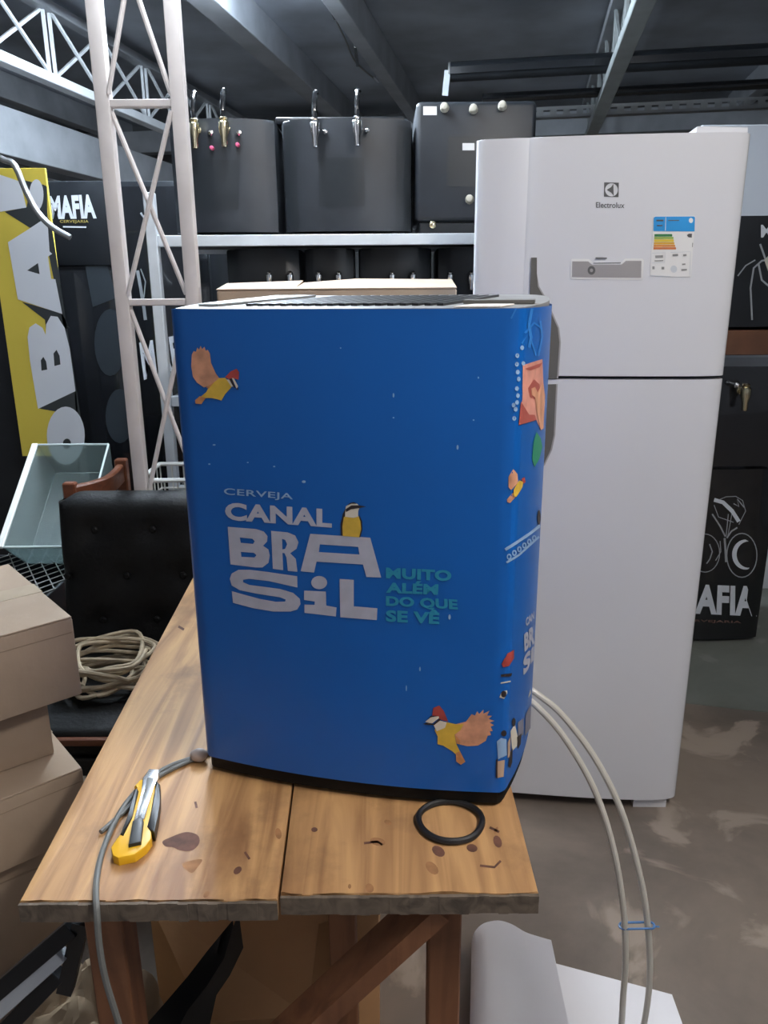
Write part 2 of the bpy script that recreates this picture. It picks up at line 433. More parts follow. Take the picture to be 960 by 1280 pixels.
# ================================================================== work table
T = thing('work_table', 'rough wooden table of two wide planks on square legs', 'table', (-.12, 1.17, 0))
ZT = .75
def plank(x0f, x1f, x0b, x1b, y0, y1, z0, z1, sd):
    rnd = random.Random(sd); bm = NB(); n = 24
    L = [];
    # outline with a slightly ragged front and right edge
    front = [(x0f+(x1f-x0f)*k/n, y0+rnd.uniform(-.0022, .0022)) for k in range(n+1)]
    back = [(x1b+(x0b-x1b)*k/4, y1) for k in range(5)]
    extrude_outline(bm, front+back, z0, z1, bev=.0015); return bm
obj('plank', plank(-.402, -.1200, -.446, -.1535, .690, 1.68, ZT-.023, ZT, 1), 'plank_wood', T)
obj('plank', plank(-.1175, .167, -.1505, .168, .697, 1.68, ZT-.022, ZT, 2), 'plank_wood', T)
# darkened sawn ends of the planks
for a, b, y in ((-.402, -.1200, .690), (-.1175, .167, .697)):
    rnd = random.Random(int(a*1000)); bm = NB(); n = 26
    for k in range(n):
        xa = a+(b-a)*k/n; xb = a+(b-a)*(k+1)/n
        box(bm, (xa, y-.0045-rnd.uniform(0, .0012), ZT-.0235-rnd.uniform(0, .0015)), (xb, y-.001, ZT-.0015+rnd.uniform(-.0006, .0006)))
    obj('plank_end', bm, 'end_grain', T)
def leg(x, y, wx, wy, top=ZT-.023): 
    bm = NB(); box(bm, (x-wx/2, y-wy/2, 0), (x+wx/2, y+wy/2, top), .002, 1); return bm
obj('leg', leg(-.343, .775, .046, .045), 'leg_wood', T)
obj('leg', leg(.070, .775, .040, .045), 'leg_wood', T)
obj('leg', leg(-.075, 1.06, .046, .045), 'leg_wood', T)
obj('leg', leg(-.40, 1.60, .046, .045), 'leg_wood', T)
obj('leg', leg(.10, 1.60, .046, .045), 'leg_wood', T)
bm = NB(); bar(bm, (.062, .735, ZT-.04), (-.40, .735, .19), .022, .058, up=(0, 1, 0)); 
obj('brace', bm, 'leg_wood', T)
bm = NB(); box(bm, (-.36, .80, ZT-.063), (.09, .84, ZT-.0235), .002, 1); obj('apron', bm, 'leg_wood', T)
mz = hitZ(ZT)
sm = lambda P: [(p.x, p.y) for p in smooth_path([(x, y, 0) for x, y in P], 5, True)]
decal('stain', [[sm([(203, 1052), (212, 1047), (232, 1040), (247, 1044), (249, 1054), (240, 1063), (226, 1063), (216, 1059), (207, 1058)])]], mz, 'stain_dark', T, .0003)
decal('stain', [[sm([(228, 1079), (252, 1074), (247, 1084), (240, 1091), (232, 1086)])]], mz, 'stain_brown', T, .0003)
st = [(393, 1037, 4, 3), (472, 1052, 10, 5), (485, 1028, 5, 3), (548, 1064, 9, 6), (540, 1085, 10, 6), (462, 1110, 6, 5), (622, 1052, 8, 5), (348, 1042, 7, 4), (437, 1108, 3, 2), (590, 1060, 5, 7), (620, 1038, 5, 2), (258, 1118, 5, 3), (297, 1088, 6, 4)]
for k, (x, y, a, b) in enumerate(st):
    decal('stain', [[ell(x, y, a, b, 12, .2*k)]], mz, 'stain_brown' if k % 3 else 'stain_dark', T, .0003)
for pts in ([(455, 1054), (472, 1052), (478, 1056)], [(600, 1082), (618, 1084), (626, 1076)], [(306, 1065), (312, 1074)], [(246, 1010), (244, 1002)], [(612, 1034), (624, 1040)], [(223, 783), (230, 787)]):
    decal('scratch', [stroke(pts, 3)], mz, 'stain_dark', T, .0003)

# ================================================================== blue beer dispenser
ev = Vector((.214, .977)); ev.normalize(); eu = Vector((ev.y, -ev.x)); O2 = Vector((-.0495, .8795))
Bz0, Bz1 = .775, 1.3695
def uv2(u, v): p = O2 + eu*u + ev*v; return (p.x, p.y)
halfF = .198
front = [(-halfF+2*halfF*k/28, -.016*(1-((-halfF+2*halfF*k/28)/halfF)**2)) for k in range(29)]
right = [(.2045, .008), (.2085, .022), (.2185, .055), (.2285, .10), (.2345, .15), (.2365, .20), (.2345, .26), (.226, .32), (.208, .365), (.18, .385)]
right = [(.2085+(a-.2085)*.80 if a > .2085 else a, b) for a, b in right]
right = [tuple(p) for p in smooth_path([(front[-1][0], front[-1][1], 0)] + [(a, b, 0) for a, b in right], 4)]
right = [(p[0], p[1]) for p in right][1:]
loc_out = front + right + [(-a, b) for a, b in right[::-1]]
OUT = [uv2(a, b) for a, b in loc_out]
DSP = thing('beer_dispenser', 'blue wrapped beer dispenser with white lettering and birds on the wooden table', 'dispenser', (*uv2(0, .18), ZT))
bm = NB(); extrude_outline(bm, OUT, Bz0, Bz1, top=False, bottom=True); obj('body', bm, 'wrap_blue', DSP, ang=50)
ins = [uv2(a*.985, .006+b*.97) for a, b in loc_out]
RISE = .011
def zt(v): return Bz1 + .0006 + RISE*max(0, v)/.385
bm = NB(); lo_ = [bm.verts.new((*p, Bz1-.02)) for p in ins]; hi_ = [bm.verts.new((*p, zt(b))) for p, (a, b) in zip(ins, loc_out)]
for i in range(len(ins)): bm.faces.new((lo_[i], lo_[(i+1) % len(ins)], hi_[(i+1) % len(ins)], hi_[i]))
bm.faces.new(hi_); bm.faces.new(lo_[::-1]); TOPP = obj('top_plate', bm, 'top_grey', DSP)
for k in range(17):
    u = -.125+k*.0145
    bm = NB(); a0 = uv2(u, .05); a1 = uv2(u+.045, .30)
    bar(bm, (*a0, zt(.05)+.001), (*a1, zt(.30)+.001), .0075, .004); obj('grille_slat', bm, 'grille_dark', TOPP)
bm = NB(); p0 = uv2(-.185, .045); p1 = uv2(-.09, .30)
slab(bm, [(*uv2(-.185, .04), zt(.04)+.0006), (*uv2(-.16, .04), zt(.04)+.0006), (*uv2(-.12, .31), zt(.31)+.0006), (*uv2(-.185, .31), zt(.31)+.0006)], .003); obj('vent_plate', bm, 'galvanised', TOPP)
bm = NB(); slab(bm, [(*uv2(.128, .004), zt(.004)+.0006), (*uv2(.178, .008), zt(.008)+.0006), (*uv2(.190, .055), zt(.055)+.0006), (*uv2(.145, .055), zt(.055)+.0006)], .0012); obj('sticker', bm, 'sticker', TOPP)
bm = NB(); slab(bm, [(*uv2(.130, .080), zt(.080)+.0006), (*uv2(.212, .080), zt(.080)+.0006), (*uv2(.212, .11), zt(.11)+.0006), (*uv2(.130, .11), zt(.11)+.0006)], .004); obj('cover_plate', bm, 'fridge_grey', TOPP)
bs = [uv2(a*.985, .004+b*.975) for a, b in loc_out]
bm = NB(); extrude_outline(bm, bs, ZT+.006, Bz0-.0005); obj('base', bm, 'black_base', DSP)
for u, v in ((-.17, .05), (.17, .05), (-.17, .33), (.17, .33)):
    bm = NB(); q = uv2(u, v); lathe(bm, [(.016, ZT), (.018, ZT+.004), (.018, ZT+.012)], 14, Matrix.Translation((q[0], q[1], 0))); obj('foot', bm, 'rubber_black', DSP)
md = hit(OUT, True)
# lettering
c1 = dict(org=(270, 600), sc=1/6); c2 = dict(org=(370, 600), sc=230/960); c3 = dict(org=(200, 420), sc=140/960); c4 = dict(org=(500, 860), sc=.1875); c5 = dict(org=(600, 370), sc=120/465); c6 = dict(org=(600, 680), sc=.25)
text('lettering', 'CERVEJA', [(62, 58), (578, 100), (578, 158), (62, 122)], md, 'print_pale', DSP, .012, **c1)
text('lettering', 'CANAL', [(68, 165), (870, 218), (870, 358), (72, 298)], md, 'print_white', DSP, .045, **c1)
decal('letter', [[[(90, 350), (300, 366), (360, 385), (388, 420), (385, 460), (355, 492), (395, 520), (405, 565), (395, 620), (350, 655), (300, 655), (110, 632)],
                  [(180, 430), (275, 440), (292, 458), (280, 478), (188, 470)], [(188, 538), (285, 545), (305, 562), (290, 580), (192, 575)]]], md, 'print_white', DSP, **c1)
decal('letter', [[[(415, 380), (540, 392), (595, 415), (620, 465), (605, 515), (558, 548), (600, 590), (612, 687), (540, 680), (530, 580), (515, 548), (500, 545), (505, 675), (428, 665)],
                  [(497, 440), (520, 448), (535, 480), (520, 515), (500, 520)]]], md, 'print_white', DSP, **c1)
decal('letter', [[[(75, 280), (388, 300), (445, 508), (368, 505), (350, 440), (108, 425), (95, 482), (25, 475)], [(125, 335), (325, 348), (332, 388), (120, 375)]]], md, 'print_white', DSP, maxlen=16, **c2)
S_ = [(610, 720), (612, 805), (400, 757), (250, 740), (205, 747), (205, 765), (250, 785), (480, 815), (580, 845), (630, 890), (635, 930), (610, 970), (560, 985), (430, 985), (280, 960), (130, 920), (120, 832), (200, 855), (330, 890), (450, 912), (520, 910), (525, 895), (480, 878), (300, 850), (180, 825), (120, 790), (105, 740), (120, 700), (170, 672), (260, 672), (400, 690)]
decal('letter', [[S_]], md, 'print_white', DSP, maxlen=20, **c1)
decal('letter', [[ell(775, 768, 60, 50, 20)], [[(662, 828), (825, 835), (828, 940), (905, 955), (900, 1022), (665, 995), (665, 932), (740, 935), (742, 910), (662, 898)]]], md, 'print_white', DSP, **c1)
decal('letter', [[[(228, 515), (302, 520), (302, 658), (425, 668), (422, 730), (232, 715)]]], md, 'print_white', DSP, maxlen=20, **c2)
text('lettering', 'MUITO', [(470, 455), (812, 470), (810, 528), (470, 512)], md, 'print_teal', DSP, .045, **c2)
text('lettering', 'ALÉM', [(470, 520), (745, 530), (740, 598), (470, 587)], md, 'print_teal', DSP, .045, **c2)
text('lettering', 'DO QUE', [(470, 603), (842, 622), (845, 684), (470, 664)], md, 'print_teal', DSP, .045, **c2)
text('lettering', 'SE VÊ', [(470, 662), (750, 676), (748, 752), (470, 738)], md, 'print_teal', DSP, .045, **c2)
# perched bird
decal('printed_bird', [[[(245, 175), (258, 150), (270, 185), (255, 290), (235, 290), (233, 230)], ], [[(330, 180), (346, 215), (347, 260), (336, 298), (322, 298), (330, 240)]]], md, 'print_dark', DSP, **c2)
decal('printed_bird', [[[(250, 195), (265, 180), (325, 183), (337, 215), (341, 255), (330, 298), (245, 291), (243, 240)]]], md, 'print_yellow', DSP, .0009, **c2)
decal('printed_bird', [[[(258, 165), (262, 135), (290, 118), (320, 122), (335, 138), (326, 160), (325, 190), (300, 196), (258, 190)]]], md, 'print_cream', DSP, .0012, **c2)
decal('printed_bird', [[[(262, 166), (261, 150), (290, 131), (325, 130), (368, 137), (330, 145), (288, 151)]], [[(266, 132), (285, 117), (305, 114), (318, 122), (290, 122)]]], md, 'print_dark', DSP, .0015, **c2)
# bird flying at the upper left
def feathers(base, tip_scale=.22):
    out = []
    for i, p in enumerate(base):
        out.append(p)
    return out
decal('printed_bird', [[[(275, 160), (292, 128), (310, 135), (322, 98), (338, 118), (350, 84), (365, 112), (384, 92), (394, 125), (412, 118), (430, 150), (440, 230), (480, 320), (512, 362), (470, 400), (430, 425), (380, 440), (320, 400), (285, 350), (270, 260)]]], md, 'print_salmon', DSP, **c3)
decal('printed_bird', [[[(430, 425), (512, 360), (560, 358), (612, 400), (622, 430), (560, 500), (530, 552), (490, 540), (440, 530), (400, 530), (360, 545), (340, 530), (400, 480)]]], md, 'print_yellow', DSP, .0009, **c3)
decal('printed_bird', [[[(310, 578), (305, 550), (345, 515), (398, 528), (360, 582)]], [[(400, 440), (470, 392), (440, 430), (420, 452)]]], md, 'print_orange', DSP, .0012, **c3)
decal('printed_bird', [[[(560, 352), (610, 302), (660, 280), (682, 310), (676, 375), (640, 362), (600, 372)]]], md, 'print_red', DSP, .0009, **c3)
decal('printed_bird', [[[(620, 358), (638, 362), (674, 430), (662, 452)]], [[(575, 372), (598, 372), (632, 432), (615, 432)]]], md, 'print_cream', DSP, .0012, **c3)
decal('printed_bird', [[[(598, 368), (618, 360), (655, 448), (638, 440)]], [[(655, 452), (674, 440), (676, 462)]]], md, 'print_dark', DSP, .0014, **c3)
# bird flying at the lower right
wing = [(370, 240), (440, 222), (478, 172), (500, 182), (515, 152), (528, 172), (556, 142), (556, 170), (596, 150), (580, 182), (614, 184), (590, 204), (630, 218), (596, 228), (628, 246), (604, 256), (618, 285), (598, 286), (606, 312), (584, 316), (572, 350), (520, 382), (450, 386), (400, 376), (365, 300)]
decal('printed_bird', [[wing]], md, 'print_salmon', DSP, maxlen=14, **c4)
decal('printed_bird', [[[(240, 245), (310, 225), (380, 240), (425, 238), (402, 280), (365, 308), (375, 370), (400, 420), (372, 440), (350, 420), (290, 382), (250, 372), (252, 320), (232, 280)]]], md, 'print_yellow', DSP, .0009, **c4)
decal('printed_bird', [[[(372, 430), (400, 418), (436, 488), (405, 508), (375, 485)]], [[(366, 305), (400, 345), (400, 372), (376, 368)]]], md, 'print_orange', DSP, .0012, **c4)
decal('printed_bird', [[[(215, 180), (222, 130), (262, 114), (292, 150), (322, 222), (282, 212), (240, 190)]]], md, 'print_red', DSP, .0009, **c4)
decal('printed_bird', [[[(168, 222), (205, 192), (258, 184), (262, 196), (215, 232), (190, 228)]], [[(222, 240), (268, 214), (312, 226), (300, 262), (245, 285)]]], md, 'print_cream', DSP, .0012, **c4)
decal('printed_bird', [[[(150, 236), (185, 226), (222, 236), (262, 200), (274, 208), (228, 244), (190, 242)]], [[(178, 208), (205, 182), (252, 180), (200, 194)]]], md, 'print_dark', DSP, .0014, **c4)
# prints on the curved side
decal('printed_picture', [[[(205, 335), (300, 305), (305, 420), (312, 480), (303, 640), (290, 645), (270, 600), (185, 625), (203, 500)]]], md, 'print_skin', DSP, maxlen=5, **c5)
decal('printed_picture', [[[(230, 445), (258, 403), (285, 428), (290, 482), (262, 500), (240, 490)]], [[(195, 510), (235, 575), (262, 575), (270, 600), (185, 625)]], [[(215, 352), (300, 322), (285, 345), (240, 360)]]], md, 'print_skin_shadow', DSP, .0009, maxlen=5, **c5)
decal('printed_picture', [[[(244, 448), (262, 440), (276, 470), (262, 490), (246, 480)]], [[(262, 490), (298, 422), (311, 480), (303, 640), (290, 650), (272, 565)]]], md, 'print_salmon', DSP, .0012, maxlen=5, **c5)
decal('printed_dots', [[ell(x, y, 9, 12, 8)] for x, y in ((180, 288), (178, 330), (182, 368), (186, 402), (178, 448), (182, 482), (178, 515), (172, 548), (165, 592), (162, 528), (202, 250), (208, 326))], md, 'print_pale', DSP, **c5)
decal('printed_leaf', [[[(272, 658), (292, 690), (300, 730), (285, 790), (262, 828), (250, 790), (258, 700)]]], md, 'print_green', DSP, maxlen=6, **c5)
decal('printed_bird', [[[(138, 875), (160, 838), (180, 862), (182, 905), (150, 940), (138, 925)]], [[(132, 998), (130, 985), (158, 952), (172, 972), (145, 1002)]]], md, 'print_salmon', DSP, maxlen=6, **c5)
decal('printed_bird', [[[(160, 935), (185, 892), (205, 900), (200, 925), (172, 972), (158, 965)]]], md, 'print_yellow', DSP, .0014, maxlen=4, **c5)
decal('printed_bird', [[[(195, 885), (208, 875), (214, 900), (204, 908)]]], md, 'print_red', DSP, .0018, **c5)
decal('tap_hole', [[ell(283, 1072, 8, 36, 14)]], md, 'print_dark', DSP, .0009, **c5)
decal('printed_lace', [stroke([(122, 1228), (180, 1190), (240, 1150), (288, 1112)], 14), stroke([(128, 1290), (185, 1255), (240, 1205), (284, 1165)], 10)] + [[ell(140+k*24, 1262-k*18, 11, 15, 10), ell(140+k*24, 1262-k*18, 5, 8, 8)] for k in range(6)], md, 'print_pale', DSP, .0007, maxlen=6, **c5)
decal('printed_figure', [stroke([(250, 60), (235, 140), (245, 200), (235, 250)], 14), stroke([(175, 60), (150, 110)], 8), stroke([(215, 180), (260, 130), (300, 160)], 10), stroke([(290, 120), (300, 200), (280, 290)], 10), stroke([(200, 230), (235, 180), (270, 290)], 8)], md, 'print_figure', DSP, .0006, maxlen=6, **c5)
text('lettering', 'CAN', [(226, 372), (268, 335), (268, 372), (228, 414)], md, 'print_white', DSP, .04, maxlen=4, **c6)
text('lettering', 'BR', [(218, 452), (270, 398), (270, 495), (220, 540)], md, 'print_white', DSP, .05, maxlen=4, **c6)
text('lettering', 'Si', [(214, 565), (268, 500), (266, 578), (214, 665)], md, 'print_white', DSP, .05, maxlen=4, **c6)
decal('printed_lips', [[[(108, 598), (135, 545), (166, 528), (166, 570), (142, 608), (115, 614)]]], md, 'print_red', DSP, .0011, maxlen=2.5, **c6)
decal('printed_eye', [[[(103, 650), (156, 644), (152, 660), (105, 662)]], [ell(117, 748, 12, 17, 12)]], md, 'print_dark', DSP, .0013, maxlen=2.5, **c6)
decal('printed_eye', [[[(97, 765), (118, 772), (134, 745), (132, 730), (118, 732), (104, 745)]], [[(103, 690), (150, 682), (150, 688), (103, 697)]]], md, 'print_cream', DSP, .0010, maxlen=2.5, **c6)
decals('printed_people', [[ell(118, 945, 13, 16, 10)], [ell(166, 890, 9, 22, 10)], [[(148, 1040), (160, 1020), (158, 1090), (148, 1120), (138, 1110)]], [[(182, 965), (205, 945), (200, 1000), (186, 1025)]], [[(80, 1078), (88, 1070), (86, 1170), (79, 1165)]]], md, 'print_dark', DSP, .0009, maxlen=6, **c6)
decals('printed_people', [[[(84, 985), (105, 968), (130, 975), (132, 1055), (90, 1075)]]], md, 'print_pale', DSP, .0007, maxlen=6, **c6)
decals('printed_people', [[[(86, 1085), (122, 1078), (116, 1162), (88, 1168)]], [[(136, 990), (150, 960), (148, 1060), (136, 1070)]]], md, 'print_beige', DSP, .0008, maxlen=6, **c6)
decals('printed_people', [[[(150, 935), (172, 900), (186, 960), (182, 1010), (158, 1035)]], [[(240, 760), (250, 725), (252, 745), (240, 770)]]], md, 'print_cream', DSP, .0007, maxlen=6, **c6)
decals('printed_people', [[[(186, 890), (215, 870), (216, 950), (188, 970)]], [[(226, 850), (252, 800), (250, 920), (222, 960)]]], md, 'print_grey', DSP, .0008, maxlen=6, **c6)
decal('scuff', [[ell(x, y, a, b, 7)] for x, y, a, b in ((380, 602, 2.6, 1.8), (492, 494, 1.2, 3), (492, 522, 1.2, 1), (572, 559, 1.4, 3.2), (562, 771, 1.6, 3.6), (592, 525, 1.2, 1), (268, 556, 2, 1), (262, 580, 1.5, 1), (343, 583, 1.5, 1), (508, 860, .8, 4), (310, 578, 1.2, .8), (525, 836, 1, 3), (598, 472, 1, 1.4), (426, 435, 1, .8))], md, 'print_pale', DSP)
# ================================================================== fridge
fr = Vector((.588, -.067)); FW = fr.length; fr.normalize(); fd = Vector((-fr.y, fr.x)); FO = Vector((.212, 1.867))
def f2(a, v): p = FO + fr*a + fd*v; return (p.x, p.y)
FR = thing('refrigerator', 'tall white two-door refrigerator with grey side handle behind the table', 'refrigerator', (*f2(FW/2, .33), 0))
fl = [(0, .028), (.002, .014), (.010, .005), (.03, .001), (.1165, -.003), (.1195, .0015), (.1225, -.0062), (.20, -.0085), (.30, -.0105), (.40, -.0095), (.47, -.0065), (.52, -.002), (.553, .004), (.574, .011), (.586, .020), (FW, .032)]
fl = [(p.x, p.y) for p in smooth_path([(a, b, 0) for a, b in fl], 3)]
FOUT = [f2(a, b) for a, b in fl]
def door(z0, z1):
    bm = NB(); extrude_outline(bm, FOUT + [f2(FW, .06), f2(0, .06)], z0, z1, bev=.003); return bm
bm = NB()
P4 = [f2(.012, .066), f2(FW-.012, .066), f2(FW-.012, .62), f2(.012, .62)]
extrude_outline(bm, P4, .035, 1.700, bev=.004); obj('body', bm, 'fridge_white', FR)
bm = NB(); extrude_outline(bm, [f2(.006, .056), f2(FW-.006, .056), f2(FW-.006, .068), f2(.006, .068)], .045, 1.698); obj('door_gasket', bm, 'fridge_gap', FR)
D1 = obj('freezer_door', door(1.190, 1.708), 'fridge_white', FR, ang=28)
D2 = obj('fridge_door', door(.036, 1.182), 'fridge_white', FR, ang=28)
bm = NB(); extrude_outline(bm, [f2(.47, .0), f2(FW-.008, .028), f2(FW-.008, .14), f2(.47, .14)], 1.7085, 1.722, bev=.003); obj('hinge_cover', bm, 'fridge_white', FR)
for a in (.045, FW-.085):
    bm = NB(); extrude_outline(bm, [f2(a-.03, .012), f2(a+.06, .020), f2(a+.06, .13), f2(a-.03, .13)], 0, .0355); obj('foot', bm, 'fridge_white', FR)
bm = NB(); extrude_outline(bm, [f2(.05, .58), f2(.10, .58), f2(.10, .61), f2(.05, .61)], 0, .0355); obj('foot', bm, 'fridge_grey', FR)
bm = NB(); extrude_outline(bm, [f2(FW-.10, .58), f2(FW-.05, .58), f2(FW-.05, .61), f2(FW-.10, .61)], 0, .0355); obj('foot', bm, 'fridge_grey', FR)
mf = hit(FOUT)
def raised(name, poly, mp, m, parent, o0, o1, org=(0, 0), sc=1.0):
    poly = [(org[0]+x*sc, org[1]+y*sc) for x, y in poly]
    t = fill2d([poly]); bm = NB(); nv = {}
    t.verts.ensure_lookup_table()
    lo = [bm.verts.new(mp(v.co.x, v.co.y, o0)) for v in t.verts]; hi = [bm.verts.new(mp(v.co.x, v.co.y, o1)) for v in t.verts]
    for fc in t.faces: bm.faces.new([hi[v.index] for v in fc.verts]); bm.faces.new([lo[v.index] for v in fc.verts][::-1])
    for e in t.edges:
        if len(e.link_faces) == 1: a, b = e.verts; bm.faces.new((lo[a.index], lo[b.index], hi[b.index], hi[a.index]))
    t.free(); return obj(name, bm, m, parent, ang=30)
up = [(664, 322), (671, 322), (671, 342), (674, 358), (682, 372), (692, 394), (699, 410), (701, 428), (698, 473), (658, 474)]
dn = [(657, 481), (697, 480), (694, 543), (690, 562), (681, 581), (668, 592), (655, 594)]
h1 = raised('handle', up, mf, 'panel_silver', D1, .0005, .003)
h2 = raised('handle', dn, mf, 'panel_silver', D2, .0005, .003)
def shrink(poly, dx): return [(x-dx if x > 672 else x, y) for x, y in poly]
raised('handle_grip', shrink(up, 2.0), mf, 'fridge_grey', h1, .002, .0042)
raised('handle_grip', shrink(dn, 2.0), mf, 'fridge_grey', h2, .002, .0042)
e1 = dict(org=(680, 200), sc=220/960)
pn = raised('display_panel', [(146, 548), (152, 540), (245, 540), (268, 562), (418, 560), (442, 538), (536, 538), (544, 548), (538, 645), (530, 654), (152, 650), (143, 642)], mf, 'label_white', D1, .0004, .0016, **e1)
raised('panel_face', [(154, 553), (240, 553), (262, 572), (422, 570), (446, 550), (530, 550), (528, 642), (152, 638)], mf, 'panel_silver', pn, .0014, .0026, **e1)
decal('panel_button', [[ell(258, 602, 21, 24, 18), ell(258, 602, 9, 10, 10)]], mf, 'panel_dark', pn, .003, **e1)
decal('panel_line', [stroke([(268, 563), (418, 561)], 4), stroke([(280, 535), (342, 536)], 7)], mf, 'panel_dark', pn, .003, **e1)
decal('logo', [[[(328, 122), (408, 124), (406, 203), (327, 200)], ell(368, 163, 35, 36, 24)]], mf, 'logo_grey', D1, .0008, **e1)
decal('logo', [[[(342, 163), (366, 148), (378, 130), (380, 196), (366, 178)]]], mf, 'logo_grey', D1, .0008, **e1)
text('lettering', 'Electrolux', [(283, 230), (440, 232), (438, 263), (283, 260)], mf, 'logo_grey', D1, .012, space=1.0, **e1)
lb = decal('energy_label', [[[(597, 312), (606, 306), (818, 304), (826, 312), (800, 640), (578, 632)]]], mf, 'label_white', D1, .0008, maxlen=12, **e1)
decal('label_band', [[[(598, 314), (607, 309), (816, 308), (823, 314), (820, 390), (596, 388)]]], mf, 'label_blue', lb, .0014, maxlen=12, **e1)
decal('label_print', [[ell(800, 330, 12, 14, 12)], stroke([(663, 312), (661, 386)], 3)], mf, 'label_white', lb, .002, **e1)
decal('label_print', [stroke([(612, 330), (650, 330)], 8), stroke([(615, 358), (645, 358)], 6), stroke([(676, 330), (735, 330)], 5)], mf, 'logo_grey', lb, .002, **e1)
for k, (n_, y0, y1, x1) in enumerate((('bar_green', 404, 418, 697), ('bar_lime', 420, 431, 704), ('bar_yellow', 433, 447, 706), ('bar_amber', 449, 461, 709), ('bar_orange', 463, 474, 713), ('bar_red', 476, 488, 718))):
    decal('rating_bar', [[[(602-k, y0), (x1, y0), (x1+2, (y0+y1)/2), (x1, y1), (601-k, y1)]]], mf, n_, lb, .0014, **e1)
decal('label_arrow', [[[(778, 411), (788, 402), (806, 402), (805, 423), (788, 422)]]], mf, 'logo_grey', lb, .0014, **e1)
decal('label_box', [stroke([(588, 508), (662, 506), (656, 560), (588, 562)], 3), stroke([(690, 505), (798, 500), (794, 628)], 3), stroke([(580, 630), (690, 636)], 3), [ell(707, 595, 18, 20, 14)]], mf, 'rack_white', lb, .0014, **e1)
decal('label_print', [stroke([(606, 528), (648, 526)], 14), stroke([(602, 550), (650, 549)], 5), stroke([(700, 520), (730, 518)], 12), stroke([(758, 520), (776, 518)], 10), stroke([(590, 588), (602, 588)], 16), stroke([(640, 590), (655, 590)], 14), stroke([(748, 600), (778, 598)], 9), stroke([(752, 570), (770, 568)], 8), stroke([(810, 452), (808, 475)], 4)], mf, 'top_grey', lb, .0016, **e1)

# ================================================================== on the table
KN = thing('utility_knife', 'yellow and black snap-blade utility knife lying on the table', 'knife', tuple(atZ(172, 1020, ZT)))
k1 = dict(org=(130, 950), sc=.15625)
def flatprism(name, poly, m, parent, z0, z1, org=(0, 0), sc=1.0, bev=.0015):
    pts = [atZ(org[0]+x*sc, org[1]+y*sc, (z0+z1)/2) for x, y in poly]
    bm = NB(); extrude_outline(bm, [(p.x, p.y) for p in pts], z0, z1, bev=bev); return obj(name, bm, m, parent)
flatprism('body', [(250, 262), (300, 212), (425, 218), (412, 300), (350, 575), (382, 602), (386, 660), (340, 722), (250, 785), (120, 812), (75, 792), (60, 732), (110, 660), (160, 612), (235, 480), (285, 270)], 'knife_yellow', KN, ZT+.0005, ZT+.012, **k1)
flatprism('grip', [(272, 278), (246, 292), (205, 470), (135, 630), (160, 640), (232, 500), (285, 300)], 'rubber_black', KN, ZT+.0008, ZT+.014, bev=.002, **k1)
flatprism('grip', [(422, 222), (456, 250), (456, 380), (432, 520), (410, 622), (375, 600), (350, 570), (392, 440), (414, 320)], 'rubber_black', KN, ZT+.0008, ZT+.014, bev=.002, **k1)
flatprism('blade_channel', [(318, 195), (368, 126), (446, 130), (436, 205), (400, 268), (330, 508), (243, 518), (300, 330)], 'steel', KN, ZT+.004, ZT+.0135, bev=.0008, **k1)
flatprism('blade', [(352, 190), (405, 190), (385, 260), (330, 400), (300, 480), (275, 480), (318, 330)], 'galvanised', KN, ZT+.006, ZT+.0142, bev=.0003, **k1)
flatprism('slider', [(235, 522), (278, 515), (285, 490), (305, 490), (312, 515), (322, 518), (300, 684), (200, 706)], 'rubber_black', KN, ZT+.006, ZT+.017, bev=.0015, **k1)

KN.location.z += .0036; KN.rotation_euler.x = .042
RG = NB(); c_ = atZ(563, 1026, ZT+.004)
tube(RG, [(c_.x+.0395*math.cos(a)*(1+.03*math.sin(3*a)), c_.y+.0375*math.sin(a), ZT+.0042) for a in [2*math.pi*k/48 for k in range(48)]], .0042, 8, closed=True)
tag(obj('rubber_ring', RG, 'rubber_black', origin=(c_.x, c_.y, ZT)), 'black rubber sealing ring on the table in front of the blue dispenser', 'ring')

CB = thing('power_cable', 'grey power cable running from the blue dispenser over the table edge', 'cable', tuple(atZ(250, 944, ZT)))
pa = [atZ(x, y, ZT+.004) for x, y in ((262, 940), (240, 948), (212, 958), (184, 976), (158, 1004), (140, 1035), (127, 1068), (121, 1098))] + [Vector((*atZ(120, 1122, ZT+.006).xy, ZT+.006))]
pa += [atY(121, 1140, .674), atY(124, 1180, .668), atY(132, 1225, .666), atY(150, 1285, .67), atY(165, 1345, .68), Vector((-.31, .69, .15)), Vector((-.29, .66, .006)), Vector((-.2, .5, .005))]
bm = NB(); tube(bm, smooth_path(pa, 6), .0036, 8); obj('cable', bm, 'cable_grey', CB)
pb = [atZ(x, y, ZT+.0035) for x, y in ((258, 944), (238, 951), (214, 962), (194, 974), (176, 992), (158, 1012), (142, 1026), (126, 1040))]
bm = NB(); tube(bm, smooth_path(pb, 6), .003, 8); obj('cable', bm, 'cable_grey', CB)
pc = atZ(249, 944, ZT+.010); bm = NB(); t = bmesh.new(); bmesh.ops.create_icosphere(t, subdivisions=3, radius=1)
for v in t.verts: v.co = Vector((v.co.x*.013, v.co.y*.009, v.co.z*.0098)); v.co *= 1+.12*noise.noise(v.co*150)
merge(bm, t, Matrix.Translation((pc.x, pc.y, ZT+.0105))); obj('cable_clip', bm, 'clip_grey', CB)

